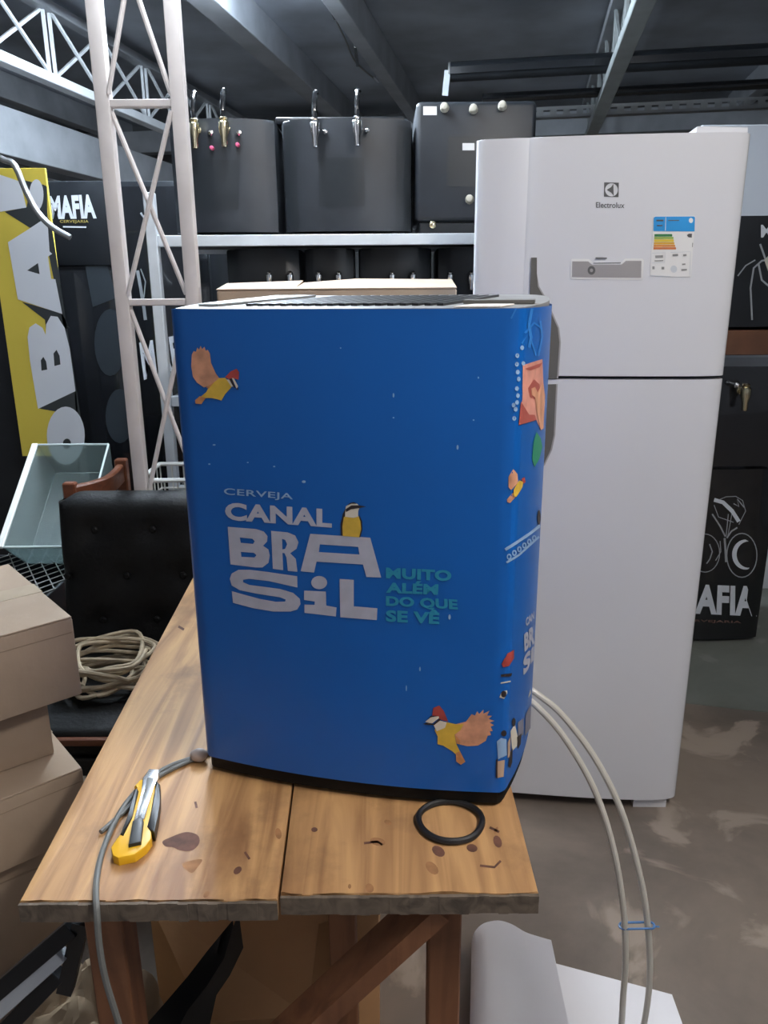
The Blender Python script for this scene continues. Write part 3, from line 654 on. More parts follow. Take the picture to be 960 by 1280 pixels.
HS = thing('drain_hoses', 'pair of translucent white hoses curving from the blue dispenser to the floor', 'hose', (.36, 1.0, 0))
ha = [((655, 858), 1.06), ((672, 868), 1.05), ((702, 893), 1.04), ((742, 945), 1.02), ((776, 1012), 1.0), ((800, 1095), .985), ((810, 1160), .98), ((812, 1225), .985), ((804, 1285), 1.0)]
hb = [((655, 872), 1.05), ((670, 882), 1.035), ((704, 920), 1.02), ((742, 985), 1.0), ((766, 1058), .985), ((779, 1135), .975), ((782, 1200), .975), ((779, 1245), .98), ((776, 1290), .99)]
for q, ext in ((ha, [atY(790, 1340, 1.01), (.32, 1.02, .06), (.27, 1.02, .014), (.10, .95, .010)]), (hb, [atY(768, 1345, 1.0), (.29, 1.0, .05), (.23, .98, .014), (.06, .90, .010)])):
    pts = [atY(*p, Y_) for p, Y_ in q] + [Vector(e) for e in ext]
    bm = NB(); tube(bm, smooth_path(pts, 7), .0050, 10); obj('hose', bm, 'hose_translucent', HS)
t0 = atY(781, 1156, .975); t1 = atY(811, 1158, .98)
bm = NB(); pts = []
for k in range(24):
    a = 2*math.pi*k/24; s = math.cos(a); c0 = t0 if s < 0 else t1
    pts.append((t0+t1)/2 + Vector((((t1-t0).length/2)*(1 if s > 0 else -1) + .0066*s, .0066*math.sin(a), .0012*s)))
tube(bm, pts, .0018, 6, closed=True); tube(bm, [t1+Vector((.006, 0, 0)), t1+Vector((.016, -.002, .001))], .0014, 6); obj('cable_tie', bm, 'tie_blue', HS)

# ================================================================== paper on the floor
PW = thing('paper_sheet', 'large curled white paper sheet on the concrete floor', 'paper', (.40, 1.15, 0))
bm = NB(); slab(bm, [(.235, 1.368, .003), (.18, .80, .003), (.56, .80, .003), tuple(atZ(840, 1243, .003)), tuple(atZ(690, 1203, .003))][::-1], .0008); obj('flat_sheet', bm, 'paper_white', PW)
b0 = atZ(611, 1150, .118); b1 = atZ(689, 1175, .045); prof = [(.02, .006), (-.020, .02), (-.034, .05), (-.030, .085), (-.010, .110), (.020, .114), (.050, .100), (.082, .074), (.12, .054), (b1.x-b0.x, .045)]
prof = smooth_path([(a, 0, b) for a, b in prof], 4)
bm = NB(); ax = Vector((-.045, -.40, 0)); rows = []
for k in range(9):
    s = k/8; row = []
    for p in prof:
        yb = b0.y + (b1.y-b0.y)*max(0, p.x)/(b1.x-b0.x); sh = 1+.25*s
        row.append(bm.verts.new((b0.x + p.x*(1+.2*s) + ax.x*s, yb + ax.y*s, .004+(p.z-.004)*(1+.15*s))))
    rows.append(row)
for A, Bq in zip(rows, rows[1:]):
    for i in range(len(A)-1): bm.faces.new((A[i], A[i+1], Bq[i+1], Bq[i]))
sl = bmesh.ops.solidify(bm, geom=bm.faces[:], thickness=.0008); obj('curled_sheet', bm, 'paper_white', PW, ang=60)

# ================================================================== cardboard boxes stacked at the left
def carton(label, corner, yawdeg, sx, sy, z0, z1, m='cardboard', flaps=True, rim=.004, group=None):
    """corner = front right corner on the ground; sx goes to the left front, sy to the left back"""
    t = thing('cardboard_box', label, 'box', (corner[0], corner[1], z0), math.radians(yawdeg), group)
    bm = NB(); box(bm, (-sx, 0, 0), (0, sy, z1-z0-rim), .003, 2); obj('body', bm, m, t, local=True)
    if flaps:
        for a, b in ((0, sy/2-.0015), (sy/2+.0015, sy)):
            bm = NB(); box(bm, (-sx+.001, a+.001, z1-z0-rim), (-.001, b-.001, z1-z0-.0008), .001, 1); obj('flap', bm, m, t, local=True)
        bm = NB(); box(bm, (-sx+.0, sy/2-.025, z1-z0-.0009), (-.0, sy/2+.025, z1-z0-.0003)); obj('tape', bm, 'tape', t, local=True)
    bm = NB(); box(bm, (-sx+.004, -.0006, (z1-z0)*.80), (-.004, .0002, (z1-z0)*.812)); obj('crease', bm, 'card_crease', t, local=True)
    return t
carton('wide cardboard box on top of the stack left of the table', (-.512, 1.162), 41, .42, .34, .737, .880)
carton('small cardboard box second from the top of the left stack', (-.575, 1.165), 38, .33, .28, .620, .737)
carton('cardboard box third from the top of the left stack, top corner showing', (-.512, 1.125), 41, .40, .34, .490, .620)
carton('cardboard box fourth from the top of the left stack', (-.545, 1.13), 37, .42, .36, .26, .490)
carton('bottom cardboard box of the left stack on the floor', (-.55, 1.10), 40, .44, .38, 0, .26)

# ================================================================== clutter under the table
t = thing('open_carton', 'open brown carton with loose flaps under the table', 'box', (-.17, 1.30, 0))
bm = NB(); box(bm, (-.42, 1.12, 0), (-.02, 1.124, .34)); obj('side', bm, 'cardboard_dark', t)
bm = NB(); box(bm, (-.42, 1.50, 0), (-.02, 1.504, .34)); obj('side', bm, 'cardboard_dark', t)
bm = NB(); box(bm, (-.424, 1.12, 0), (-.42, 1.504, .34)); obj('side', bm, 'cardboard_dark', t)
bm = NB(); box(bm, (-.02, 1.12, 0), (-.016, 1.504, .34)); obj('side', bm, 'cardboard_dark', t)
bm = NB(); box(bm, (-.42, 1.12, 0), (-.02, 1.504, .004)); obj('bottom', bm, 'cardboard_dark', t)
bm = NB(); slab(bm, [(-.42, 1.12, .34), (-.02, 1.12, .34), (-.12, 1.09, .325), (-.13, .96, .27), (-.30, .975, .24)], .004); obj('flap', bm, 'cardboard_dark', t)
bm = NB(); slab(bm, [(-.42, 1.504, .34), (-.02, 1.504, .34), (-.06, 1.42, .50), (-.40, 1.44, .52)], .004); obj('flap', bm, 'cardboard_dark', t)
bm = NB(); slab(bm, [(-.424, 1.12, .34), (-.424, 1.504, .34), (-.30, 1.46, .44), (-.29, 1.15, .42)], .004); obj('flap', bm, 'cardboard_dark', t)
bm = NB(); slab(bm, [(-.02, 1.12, .34), (-.02, 1.504, .34), (-.10, 1.46, .25), (-.14, 1.15, .24)], .004); obj('flap', bm, 'cardboard_dark', t)

# black plastic sheet strip hanging in front of the carton
L_ = [((291, 1150), .90), ((262, 1185), .90), ((235, 1220), .90), ((205, 1255), .89), ((170, 1295), .88)]
R_ = [((296, 1150), .90), ((302, 1195), .905), ((285, 1230), .91), ((268, 1255), .90), ((258, 1300), .89)]
bm = NB(); A = [bm.verts.new(atY(*p, y_)) for p, y_ in L_]; Bq = [bm.verts.new(atY(*p, y_)+Vector((0, .015, 0))) for p, y_ in R_]
mid = [bm.verts.new((a.co+b.co)/2+Vector((0, -.018, 0))) for a, b in zip(A, Bq)]
for i in range(4): bm.faces.new((A[i], mid[i], mid[i+1], A[i+1])); bm.faces.new((mid[i], Bq[i], Bq[i+1], mid[i+1]))
bt = [v.co.copy() for v in (A[-1], mid[-1], Bq[-1])]
v0 = [bm.verts.new((c.x-.02, c.y+.03, .004)) for c in bt]
bm.faces.new((A[-1], mid[-1], v0[1], v0[0])); bm.faces.new((mid[-1], Bq[-1], v0[2], v0[1]))
bmesh.ops.solidify(bm, geom=bm.faces[:], thickness=.003)
tag(obj('plastic_strip', bm, 'black_plastic', origin=(-.25, .93, 0)), 'black plastic strip standing against the carton under the table', 'plastic')

# crumpled paper beside the left leg
def crumple(name, label, cx, cy, cz, rx, ry, rz_, m, seed, amp=.35):
    bm = NB(); bmesh.ops.create_icosphere(bm, subdivisions=5, radius=1)
    for v in bm.verts:
        n = v.co.normalized(); d = 1 + amp*noise.noise(n*2.2+Vector((seed, 0, 0))) + amp*.5*abs(noise.noise(n*5+Vector((0, seed, 0))))
        v.co = Vector((n.x*rx*d, n.y*ry*d, max(-cz, n.z*rz_*d)))
    bm.transform(Matrix.Translation((cx, cy, cz)))
    return tag(obj(name, bm, m, ang=30, origin=(cx, cy, 0)), label, 'paper')
crumple('crumpled_paper', 'crumpled beige packing paper beside the left table leg', -.47, .92, .17, .13, .10, .20, 'paper_crumpled', 3.1)

t = thing('framed_panel', 'white panel with black frame leaning under the table edge at the left', 'panel', (-.56, .80, 0))
def beam4(p, q, wx, wy): bm = NB(); bar(bm, p, q, wx, wy, up=(0, -1, .3), bev=.001); return bm
pA, pB = atY(92, 1158, .80), atY(-30, 1262, .80)
dv = (pB-pA); 
obj('frame_rail', beam4(pA, pB, .022, .018), 'black_plastic', t)
pA2, pB2 = atY(78, 1190, .80), atY(-30, 1288, .80)
obj('white_rail', beam4(pA2, pB2, .02, .020), 'rack_white', t)
pA3, pB3 = atY(75, 1215, .81), atY(-30, 1325, .81)
obj('frame_rail', beam4(pA3, pB3, .022, .018), 'black_plastic', t)
bm = NB(); bar(bm, pA+Vector((.012, 0, .01)), pA3+Vector((.004, 0, -.03)), .02, .016, up=(0, 1, 0)); obj('frame_end', bm, 'black_plastic', t)
bm = NB(); bar(bm, (pB3.x-.01, .80, pB.z), (pB3.x-.01, .80, 0), .02, .018, up=(0, 1, 0)); obj('frame_leg', bm, 'black_plastic', t)
# ================================================================== lattice column at the left
CY = 2.15
xa = .5*(atY(117, 0, CY).x+atY(177, 600, CY).x); xb = .5*(atY(216, 0, CY).x+atY(243, 375, CY).x)-.002
t = thing('lattice_column', 'white steel lattice column with crossed braces left of the blue dispenser', 'column', ((xa+xb)/2, CY, 0))
for x in (xa, xb):
    bm = NB(); box(bm, (x-.018, CY-.019, 0), (x+.018, CY+.019, 2.90), .004, 2); obj('post', bm, 'post_white', t)
zr = [atY(118, 630, CY).z, atY(150, 378, CY).z, atY(170, 130, CY).z]; st_ = zr[1]-zr[0]
zr = [zr[0]-st_] + zr + [zr[2]+st_]
for z in zr:
    bm = NB(); box(bm, (xa+.017, CY-.012, z-.009), (xb-.017, CY+.012, z+.009), .002, 1); obj('rung', bm, 'post_white', t)
for z0, z1 in zip(zr, zr[1:]):
    bm = NB(); tube(bm, [(xa+.018, CY-.016, z0+.02), (xb-.018, CY-.016, z1-.02)], .0065, 8); obj('brace', bm, 'post_white', t)
    bm = NB(); tube(bm, [(xa+.018, CY-.004, z1-.02), (xb-.018, CY-.004, z0+.02)], .0065, 8); obj('brace', bm, 'post_white', t)

# ================================================================== storage rack with dispensers
RY = 2.75
xc = atY(200, 400, RY).x; zs = atY(400, 293, RY).z; XR = .93
RK = thing('storage_rack', 'white steel rack carrying black dispensers behind the fridge', 'rack', ((xc+XR)/2, RY+.27, 0))
for x in (xc, XR):
    for y in (RY, RY+.55):
        bm = NB(); box(bm, (x-.018, y-.018, 0), (x+.018, y+.018, zs+(.135 if x < 0 else 0)), .003, 1); obj('post', bm, 'rack_white', RK)
for z in (zs, 1.03, .70):
    for y in (RY, RY+.55):
        bm = NB(); box(bm, (xc+.018, y-.012, z-.036), (XR-.018, y+.012, z), .002, 1); obj('beam', bm, 'rack_white', RK)
    bm = NB(); box(bm, (xc+.018, RY+.013, z-.02), (XR-.018, RY+.537, z-.002)); obj('shelf', bm, 'wall_dark', RK)

def rot_to(d):
    return Vector((0, 0, 1)).rotation_difference(Vector(d)).to_matrix().to_4x4()
def tap(parent, x, y, z, s=1.0, tall=True, metal='chrome', handle='black_gloss'):
    """beer tap on a face looking to -y at (x, y, z)"""
    w_ = 1.6; bm = NB(); lathe(bm, [(.016*s, 0), (.016*s, .006*s), (.009*s, .008*s), (.009*s, .04*s), (.012*s, .045*s), (.012*s, .065*s)], 12, Matrix.Translation((x, y, z)) @ rot_to((0, -1, 0)))
    yc = y-.055*s
    lathe(bm, [(.006*s*w_, -.08*s), (.0075*s*w_, -.075*s), (.008*s*w_, -.045*s), (.013*s*w_, -.02*s), (.014*s*w_, .012*s), (.009*s*w_, .022*s), (.012*s*w_, .028*s), (.007*s*w_, .036*s)], 12, Matrix.Translation((x, yc, z)) @ Matrix.Rotation(-.10, 4, 'X'))
    tp = obj('tap', bm, metal, parent)
    if tall:
        pts = smooth_path([(x, yc, z+.03*s), (x, yc-.002, z+.06*s), (x+.001, yc+.004, z+.10*s), (x+.003, yc+.012, z+.125*s), (x+.010*s, yc+.016, z+.134*s)], 4)
        bm = NB(); tube(bm, pts, lambda q: s*(.009+.008*q-.005*q*q), 10); obj('tap_handle', bm, handle, tp)
    return tp
def black_dispenser(label, x0, x1, y, z0, z1, depth=.38, bulge=.03, m='black_panel', group=None):
    t = thing('black_dispenser', label, 'dispenser', ((x0+x1)/2, y+depth/2, z0), 0, group)
    n = 16; w = x1-x0; r = .03
    fr_ = [(x0+r+(w-2*r)*k/n, y-bulge*(1-(2*k/n-1)**2)) for k in range(n+1)]
    out = [(x0, y+r+.01), (x0+.006, y+.012)] + fr_ + [(x1-.006, y+.012), (x1, y+r+.01), (x1-.01, y+depth), (x0+.01, y+depth)]
    bm = NB(); extrude_outline(bm, out, z0+.012, z1, bev=.008); obj('body', bm, m, t, ang=40)
    for fx in (x0+.05, x1-.05):
        for fy in (y+.06, y+depth-.05):
            bm = NB(); box(bm, (fx-.02, fy-.02, z0), (fx+.02, fy+.02, z0+.0125)); obj('foot', bm, 'rubber_black', t)
    return t, hit(out, True)
FY = RY+.06
def xr(p, y_=FY, py=220): return atY(p, py, y_).x
d1, m1 = black_dispenser('black dispenser with two brass taps on the rack beside the white column', xr(213), xr(347), FY, zs, atY(280, 150, FY).z)
decal('front_recess', [[[(240, 200), (300, 200), (298, 262), (243, 262)]]], m1, 'black_recess', d1, .0012, maxlen=12)
for px, py in ((247, 163), (283, 161)): 
    q = m1(px, py, 0); tap(d1, q.x, q.y, q.z, .8, True, 'brass', 'black_gloss')
for px, py in ((266, 186), (298, 182)):
    q = m1(px, py, 0); bm = NB(); lathe(bm, [(.006, 0), (.007, .02), (.004, .024)], 10, Matrix.Translation(q) @ rot_to((0, -1, 0))); obj('cap', bm, 'pink', d1)
for px, py in ((262, 168), (297, 168)):
    q = m1(px, py, 0); bm = NB(); lathe(bm, [(.008, 0), (.006, .02), (.009, .03), (.005, .04)], 10, Matrix.Translation(q) @ rot_to((.4, -1, .0))); obj('valve', bm, 'chrome', d1)
d2, m2 = black_dispenser('wide black dispenser with two tall chrome taps in the middle of the rack', xr(353), xr(516), FY, zs, atY(430, 150, FY).z, bulge=.035)
decal('front_recess', [[[(397, 197), (455, 197), (456, 258), (400, 258)]]], m2, 'black_recess', d2, .0012, maxlen=12)
for px, py in ((395, 162), (447, 160)):
    q = m2(px, py, 0); tap(d2, q.x, q.y, q.z, .78, True, 'chrome', 'black_gloss')
    bm = NB(); lathe(bm, [(.007, 0), (.006, .02), (.008, .026), (.004, .034)], 10, Matrix.Translation((q.x+.026, q.y, q.z-.012)) @ rot_to((.3, -1, 0))); obj('valve', bm, 'chrome', d2)
bm = NB(); x0, x1 = xr(344), xr(506); box(bm, (x0, FY+.06, atY(430, 150, FY).z+.0002), (x1, FY+.33, atY(430, 150, FY).z+.022), .006); obj('lid', bm, 'black_plastic', d2)
decals('side_strip', [[[(355, 157), (368, 157), (374, 288), (357, 288)]], [[(497, 157), (513, 160), (512, 288), (494, 288)]]], m2, 'black_recess', d2, .0012, maxlen=10)
# square keg cooler with cream caps
KY = RY+.02
xk0, xk1 = xr(520, KY), xr(668, KY); zk0, zk1 = atY(560, 277, KY).z, atY(560, 126, KY).z
t = thing('keg_cooler', 'square black cooler with four cream caps standing on the rack beside the fridge', 'cooler', ((xk0+xk1)/2, KY+.2, zs))
bm = NB(); box(bm, (xk0, KY, zk0), (xk1, KY+.40, zk1), .016, 3); obj('body', bm, 'black_panel', t)
bm = NB(); box(bm, (xk0+.012, KY+.01, zs), (xk1-.01, KY+.38, zk0-.0005), .004, 1); obj('base', bm, 'black_plastic', t)
mk = hit([(xk0-.3, KY), (xk1+.3, KY)])
decal('front_recess', [[[(560, 170), (640, 170), (640, 234), (559, 233)]]], mk, 'black_recess', t, .001)
decal('sticker', [[[(529, 133), (546, 133), (546, 144), (529, 144)]]], mk, 'label_white', t, .001)
decal('sticker', [[[(578, 179), (593, 179), (593, 188), (578, 188)]]], mk, 'label_white', t, .0015)
for px, py in ((556, 136), (592, 138), (628, 134), (587, 250)):
    q = mk(px, py, 0); bm = NB(); lathe(bm, [(.013, 0), (.015, .006), (.013, .022), (.011, .03), (.006, .032)], 12, Matrix.Translation(q) @ rot_to((-.15, -1, .12))); obj('cap', bm, 'cap_cream', t)
q = mk(541, 281, 0); bm = NB(); lathe(bm, [(.012, 0), (.012, .01), (.006, .014)], 12, Matrix.Translation((q.x, KY+.008, q.z)) @ rot_to((0, -1, 0))); obj('drain_plug', bm, 'brass', t)
# lower row of dark dispensers
rows_ = [(282, 376, (338, 364), 'leftmost'), (380, 444, (399, 424), 'second from the left'), (448, 540, (490, 516), 'second from the right'), (546, 640, (562, 588), 'rightmost')]
for a, b, tp, nm in rows_:
    LY = RY+.12
    d, m = black_dispenser('dark dispenser under the rack shelf, %s of the lower row' % nm, xr(a, LY, 340), xr(b, LY, 340), LY, 1.03, 1.53, .36, .012, 'black_plastic', 'dispensers on the lower rack shelf')
    for px in tp:
        q = m(px, 343, 0); tap(d, q.x, q.y, q.z-.01, .55, False)

# ================================================================== tall carton behind the blue dispenser
cx0, cx1, cy0, cz1 = atY(270, 356, 2.1).x, .196, 2.10, atY(400, 362, 2.1).z
t = thing('tall_carton', 'tall open cardboard carton between the blue dispenser and the rack', 'box', ((cx0+cx1)/2, 2.32, 0))
bm = NB(); box(bm, (cx0, cy0, 0), (cx1, 2.52, cz1), .004, 1); obj('body', bm, 'cardboard', t)
xm = atY(368, 360, 2.1).x
bm = NB(); slab(bm, [(cx0, 2.10, cz1), (xm, 2.10, cz1), (xm+.01, 2.24, cz1+.022), (cx0+.002, 2.24, cz1+.016)], .003); obj('flap', bm, 'cardboard', t)
bm = NB(); slab(bm, [(xm, 2.10, cz1), (cx1, 2.10, cz1), (cx1-.002, 2.24, cz1+.022), (xm+.16, 2.24, cz1+.026), (xm+.01, 2.24, cz1+.016)], .003); obj('flap', bm, 'cardboard', t)

# ================================================================== black tufted chair with hose coil
t = thing('padded_chair', 'black tufted leather chair left of the table', 'chair', (-.64, 1.73, 0))
X0, X1 = atY(78, 660, 1.985).x, -.455
bm = NB(); nx, nz = 26, 22; zb0, zb1 = .43, atY(150, 627, 1.90).z
btn = [(X0+(X1-X0)*fx, zb0+(zb1-zb0)*fz) for fx, fz in ((.25, .80), (.62, .80), (.92, .80), (.06, .52), (.44, .52), (.80, .52), (.27, .25), (.62, .25))]
g = []
for i in range(nx+1):
    col = []
    for k in range(nz+1):
        x = X0+(X1-X0)*i/nx; zc = zb0+(zb1-zb0)*k/nz
        e = min((x-X0)/.05, (X1-x)/.05, (zb1-zc)/.05, 1); e = max(0, e); pad = .045*math.sqrt(max(0, 1-(1-e)**2))
        for bx_, bz_ in btn: pad -= .016*math.exp(-((x-bx_)**2+(zc-bz_)**2)/.0009)
        y = 1.925 - pad - .06*(zc-zb0)/(zb1-zb0)*-1
        zz = zc - (.03*max(0, 1-(x-X0)/.06)**2 + .03*max(0, 1-(X1-x)/.06)**2 if k == nz else 0)
        col.append(bm.verts.new((x, y, zz)))
    g.append(col)
for i in range(nx):
    for k in range(nz): bm.faces.new((g[i][k], g[i+1][k], g[i+1][k+1], g[i][k+1]))
ext = bmesh.ops.extrude_face_region(bm, geom=bm.faces[:])
for v in [e for e in ext['geom'] if isinstance(e, bmesh.types.BMVert)]: v.co.y = 1.965+.05*(v.co.z-zb0)/(zb1-zb0)
obj('backrest', bm, 'black_leather', t, ang=60)
for bx_, bz_ in btn:
    bm = NB(); lathe(bm, [(.010, -.004), (.010, .002), (.006, .005)], 10, Matrix.Translation((bx_, 1.905+.06*(bz_-zb0)/(zb1-zb0)-.012, bz_)) @ rot_to((0, -1, 0))); obj('button', bm, 'black_leather', t)
bm = NB(); box(bm, (X0+.01, 1.50, .385), (X1, 1.90, .452), .022, 3); obj('seat', bm, 'black_leather', t)
bm = NB(); box(bm, (X0+.012, 1.485, .425), (X1-.002, 1.50, .442), .004, 2); obj('seat_edge', bm, 'chair_wood', t)
bm = NB(); box(bm, (X0+.02, 1.505, .335), (X1-.01, 1.53, .380), .003, 1); obj('front_rail', bm, 'black_plastic', t)
for x, y in ((X0+.035, 1.55), (X1-.03, 1.55), (X0+.035, 1.90), (X1-.03, 1.90)):
    bm = NB(); bar(bm, (x, y, 0), (x, y, .39), .032, .032, bev=.003); obj('leg', bm, 'chair_wood', t)
rnd = random.Random(5); pts = []
ccx, ccy = -.675, 1.715
for lp in range(11):
    r1, r2 = rnd.uniform(.075, .128), rnd.uniform(.06, .10); ox, oy = rnd.uniform(-.022, .022), rnd.uniform(-.02, .02); ph = rnd.uniform(0, .6); tx, ty = rnd.uniform(-.16, .16), rnd.uniform(-.16, .16); zc_ = .470+.006*lp
    for k in range(9):
        a = 2*math.pi*k/9+ph; dx, dy = r1*math.cos(a)+ox+rnd.uniform(-.02, .02), r2*math.sin(a)+oy+rnd.uniform(-.02, .02)
        pts.append((ccx+dx, ccy+dy, max(.4595, zc_+tx*dx+ty*dy+rnd.uniform(-.012, .012))))
bm = NB(); tube(bm, smooth_path(pts, 4), .0055, 7); tag(obj('rope_coil', bm, 'rope', origin=(ccx, ccy, .452)), 'tangled coil of beige rope on the seat of the black chair', 'rope')

# ================================================================== wooden chair, crate and clear drawer at the left edge
q1, q2 = atZ(88, 612, .838), atZ(152, 582, .868)
q1 = Vector((q1.x, q1.y, 0)); q2 = Vector((q2.x, q2.y, 0)); bd = (q2-q1).normalized(); sd = Vector((-bd.y, bd.x, 0))
if sd.x > 0: sd = -sd
t = thing('wooden_chair', 'reddish brown wooden chair with curved back rail behind the black chair', 'chair', tuple((q1+q2)/2+sd*.2))
for q, h in ((q1, .86), (q2, .89)):
    bm = NB(); bar(bm, (q.x, q.y, 0), (q.x, q.y, h), .036, .03, bev=.004); obj('leg', bm, 'chair_wood', t)
mid_ = (q1+q2)/2 - sd*.035
bm = NB(); pts = smooth_path([(q1.x, q1.y, .822), (mid_.x, mid_.y, .832), (q2.x, q2.y, .852)], 8)
sweep_rect(bm, pts, .024, .052)
obj('back_rail', bm, 'chair_wood', t)
bm = NB(); bar(bm, (q1.x, q1.y, .66), (q2.x, q2.y, .66), .018, .05, bev=.003); obj('lower_back_rail', bm, 'chair_wood', t)
s1, s2 = q1+sd*.40, q2+sd*.40
bm = NB(); slab(bm, [(*q1.xy, .43), (*q2.xy, .43), (*s2.xy, .43), (*s1.xy, .43)], .03); obj('seat', bm, 'chair_wood', t)
for q in (s1-sd*.03, s2-sd*.03):
    bm = NB(); bar(bm, (q.x, q.y, 0), (q.x, q.y, .43), .035, .035, bev=.003); obj('leg', bm, 'chair_wood', t)

kx0, kx1, ky0, ky1, kz = -1.36, -.95, 1.98, 2.38, .565
t = thing('mesh_crate', 'black crate with diamond wire mesh top below the clear drawer', 'crate', ((kx0+kx1)/2, (ky0+ky1)/2, .462))
for a, b in (((kx0, ky0, .462), (kx1, ky0+.012, kz)), ((kx0, ky1-.012, .462), (kx1, ky1, kz)), ((kx0, ky0, .462), (kx0+.012, ky1, kz)), ((kx1-.012, ky0, .462), (kx1, ky1, kz)), ((kx0, ky0, .462), (kx1, ky1, .472))):
    bm = NB(); box(bm, a, b, .002, 1); obj('panel', bm, 'black_plastic', t)
for k in range(-9, 10):
    for s in (1, -1):
        x_ = (kx0+kx1)/2 + k*.045; pa_, pb_ = [], []
        # clip the diagonal wire to the crate top
        dy = ky1-ky0; dx = s*dy*.6; A_ = Vector((x_-dx/2, ky0, kz+.003)); B_ = Vector((x_+dx/2, ky1, kz+.003))
        def clip(P, Q):
            for xm_ in (kx0, kx1):
                if (P.x-xm_)*(Q.x-xm_) < 0:
                    f_ = (xm_-P.x)/(Q.x-P.x); R_ = P+(Q-P)*f_
                    if P.x < kx0 or P.x > kx1: P = R_
                    else: Q = R_
            return P, Q
        A_, B_ = clip(A_, B_)
        if max(A_.x, B_.x) <= kx1+1e-4 and min(A_.x, B_.x) >= kx0-1e-4 and (A_-B_).length > .03:
            bm = NB(); tube(bm, [A_, B_], .0019, 5); obj('wire', bm, 'wire_dark', t)

# tilted clear drawer
T0, T1 = atY(46, 556, 2.52), atY(128, 556, 2.52); G0 = atY(-6, 684, 2.20)
ux = Vector((1, 0, 0)); uyv = (G0 - T0); uyv.x = 0; Ld = uyv.length; uyv.normalize(); un = ux.cross(uyv).normalized()
if un.z > 0: un = -un
Wd = T1.x-T0.x+.02
t = thing('clear_drawer', 'clear plastic fridge drawer lying tilted beside the black chair', 'drawer', tuple(T0+uyv*Ld*.5+un*.14))
def dq(a, b, c): return T0 + ux*a + uyv*b + un*c
def panel(p, th=.004): bm = NB(); slab(bm, p, th); return bm
Dp = .125; tp_ = .02
obj('bottom', panel([dq(tp_, tp_, Dp), dq(Wd-tp_, tp_, Dp), dq(Wd-tp_, Ld-tp_, Dp), dq(tp_, Ld-tp_, Dp)]), 'clear_plastic', t)
obj('side', panel([dq(0, 0, 0), dq(0, Ld, 0), dq(tp_, Ld-tp_, Dp), dq(tp_, tp_, Dp)]), 'clear_plastic', t)
obj('side', panel([dq(Wd, 0, 0), dq(Wd, Ld, 0), dq(Wd-tp_, Ld-tp_, Dp), dq(Wd-tp_, tp_, Dp)]), 'clear_plastic', t)
obj('side', panel([dq(0, 0, 0), dq(Wd, 0, 0), dq(Wd-tp_, tp_, Dp), dq(tp_, tp_, Dp)]), 'clear_plastic', t)
obj('side', panel([dq(0, Ld, 0), dq(Wd, Ld, 0), dq(Wd-tp_, Ld-tp_, Dp), dq(tp_, Ld-tp_, Dp)]), 'clear_plastic', t)
bm = NB(); bar(bm, dq(-.006, -.004, 0), dq(-.006, Ld+.004, 0), .020, .012, bev=.003); obj('rim', bm, 'wire_white', t)
for a, b in ((dq(0, 0, 0), dq(Wd, 0, 0)), (dq(Wd, 0, 0), dq(Wd, Ld, 0)), (dq(0, Ld, 0), dq(Wd, Ld, 0))):
    bm = NB(); tube(bm, [a, b], .0035, 6); obj('rim', bm, 'clear_rim', t)

# ================================================================== white wire bin behind the column
wx0, wx1, wy0, wy1 = -.775, -.45, 2.36, 2.60; wz = atY(210, 588, 2.5).z
t = thing('wire_bin', 'white wire bin standing behind the column and the black chair', 'bin', ((wx0+wx1)/2, (wy0+wy1)/2, 0))
def ring_(z, g=0): return [(wx0+g, wy0+g, z), (wx1-g, wy0+g, z), (wx1-g, wy1-g, z), (wx0+g, wy1-g, z)]
for z in (wz, wz-.085, wz-.25, wz-.45, wz-.65, .02):
    bm = NB(); R_ = ring_(z)
    for k in range(4): tube(bm, [R_[k], R_[(k+1) % 4]], .0075 if z == wz else .003, 6)
    obj('hoop', bm, 'wire_white', t)
for k in range(9):
    x = wx0+(wx1-wx0)*k/8
    for y in (wy0, wy1):
        bm = NB(); tube(bm, [(x, y, 0), (x, y, wz)], .0028, 5); obj('wire', bm, 'wire_white', t)
for k in range(1, 6):
    y = wy0+(wy1-wy0)*k/6
    for x in (wx0, wx1):
        bm = NB(); tube(bm, [(x, y, 0), (x, y, wz)], .0028, 5); obj('wire', bm, 'wire_white', t)
bm = NB(); tube(bm, smooth_path([(wx0+.12, wy0, wz), (wx0+.20, wy0, wz+.015), (wx0+.225, wy0, wz+.04), (wx0+.30, wy0, wz+.04), (wx0+.33, wy0, wz)], 4), .004, 6); obj('handle', bm, 'wire_white', t)

# ================================================================== upright coolers and yellow sign at the back left
VY = 3.38
def cooler(label, px0, px1, ytop, Yf, depth=.45, xr_=None):
    x0 = atY(px0, 300, Yf).x; x1 = atY(px1, 300, Yf).x if xr_ is None else xr_; z1 = atY((px0+px1)/2, ytop, Yf).z
    t = thing('upright_cooler', label, 'cooler', ((x0+x1)/2, Yf+depth/2, 0))
    bm = NB(); box(bm, (x0, Yf, .03), (x1, Yf+depth, z1), .006, 2); obj('body', bm, 'black_plastic', t)
    for fx in (x0+.05, x1-.05):
        for fy in (Yf+.05, Yf+depth-.05):
            bm = NB(); box(bm, (fx-.02, fy-.02, 0), (fx+.02, fy+.02, .0305)); obj('foot', bm, 'rubber_black', t)
    return t, hit([(x0-.4, Yf), (x1+.4, Yf)]), x0, x1, z1
t, m, x0, x1, z1 = cooler('black upright cooler with MAFIA header and a white notice behind the yellow sign', 40, 146, 226, VY)
bm = NB(); box(bm, (x0+.004, VY-.018, z1-.33), (x1-.004, VY-.0005, z1-.004), .004, 2); obj('header', bm, 'black_plastic', t)
m = hit([(x0-.4, VY-.018), (x1+.4, VY-.018)])
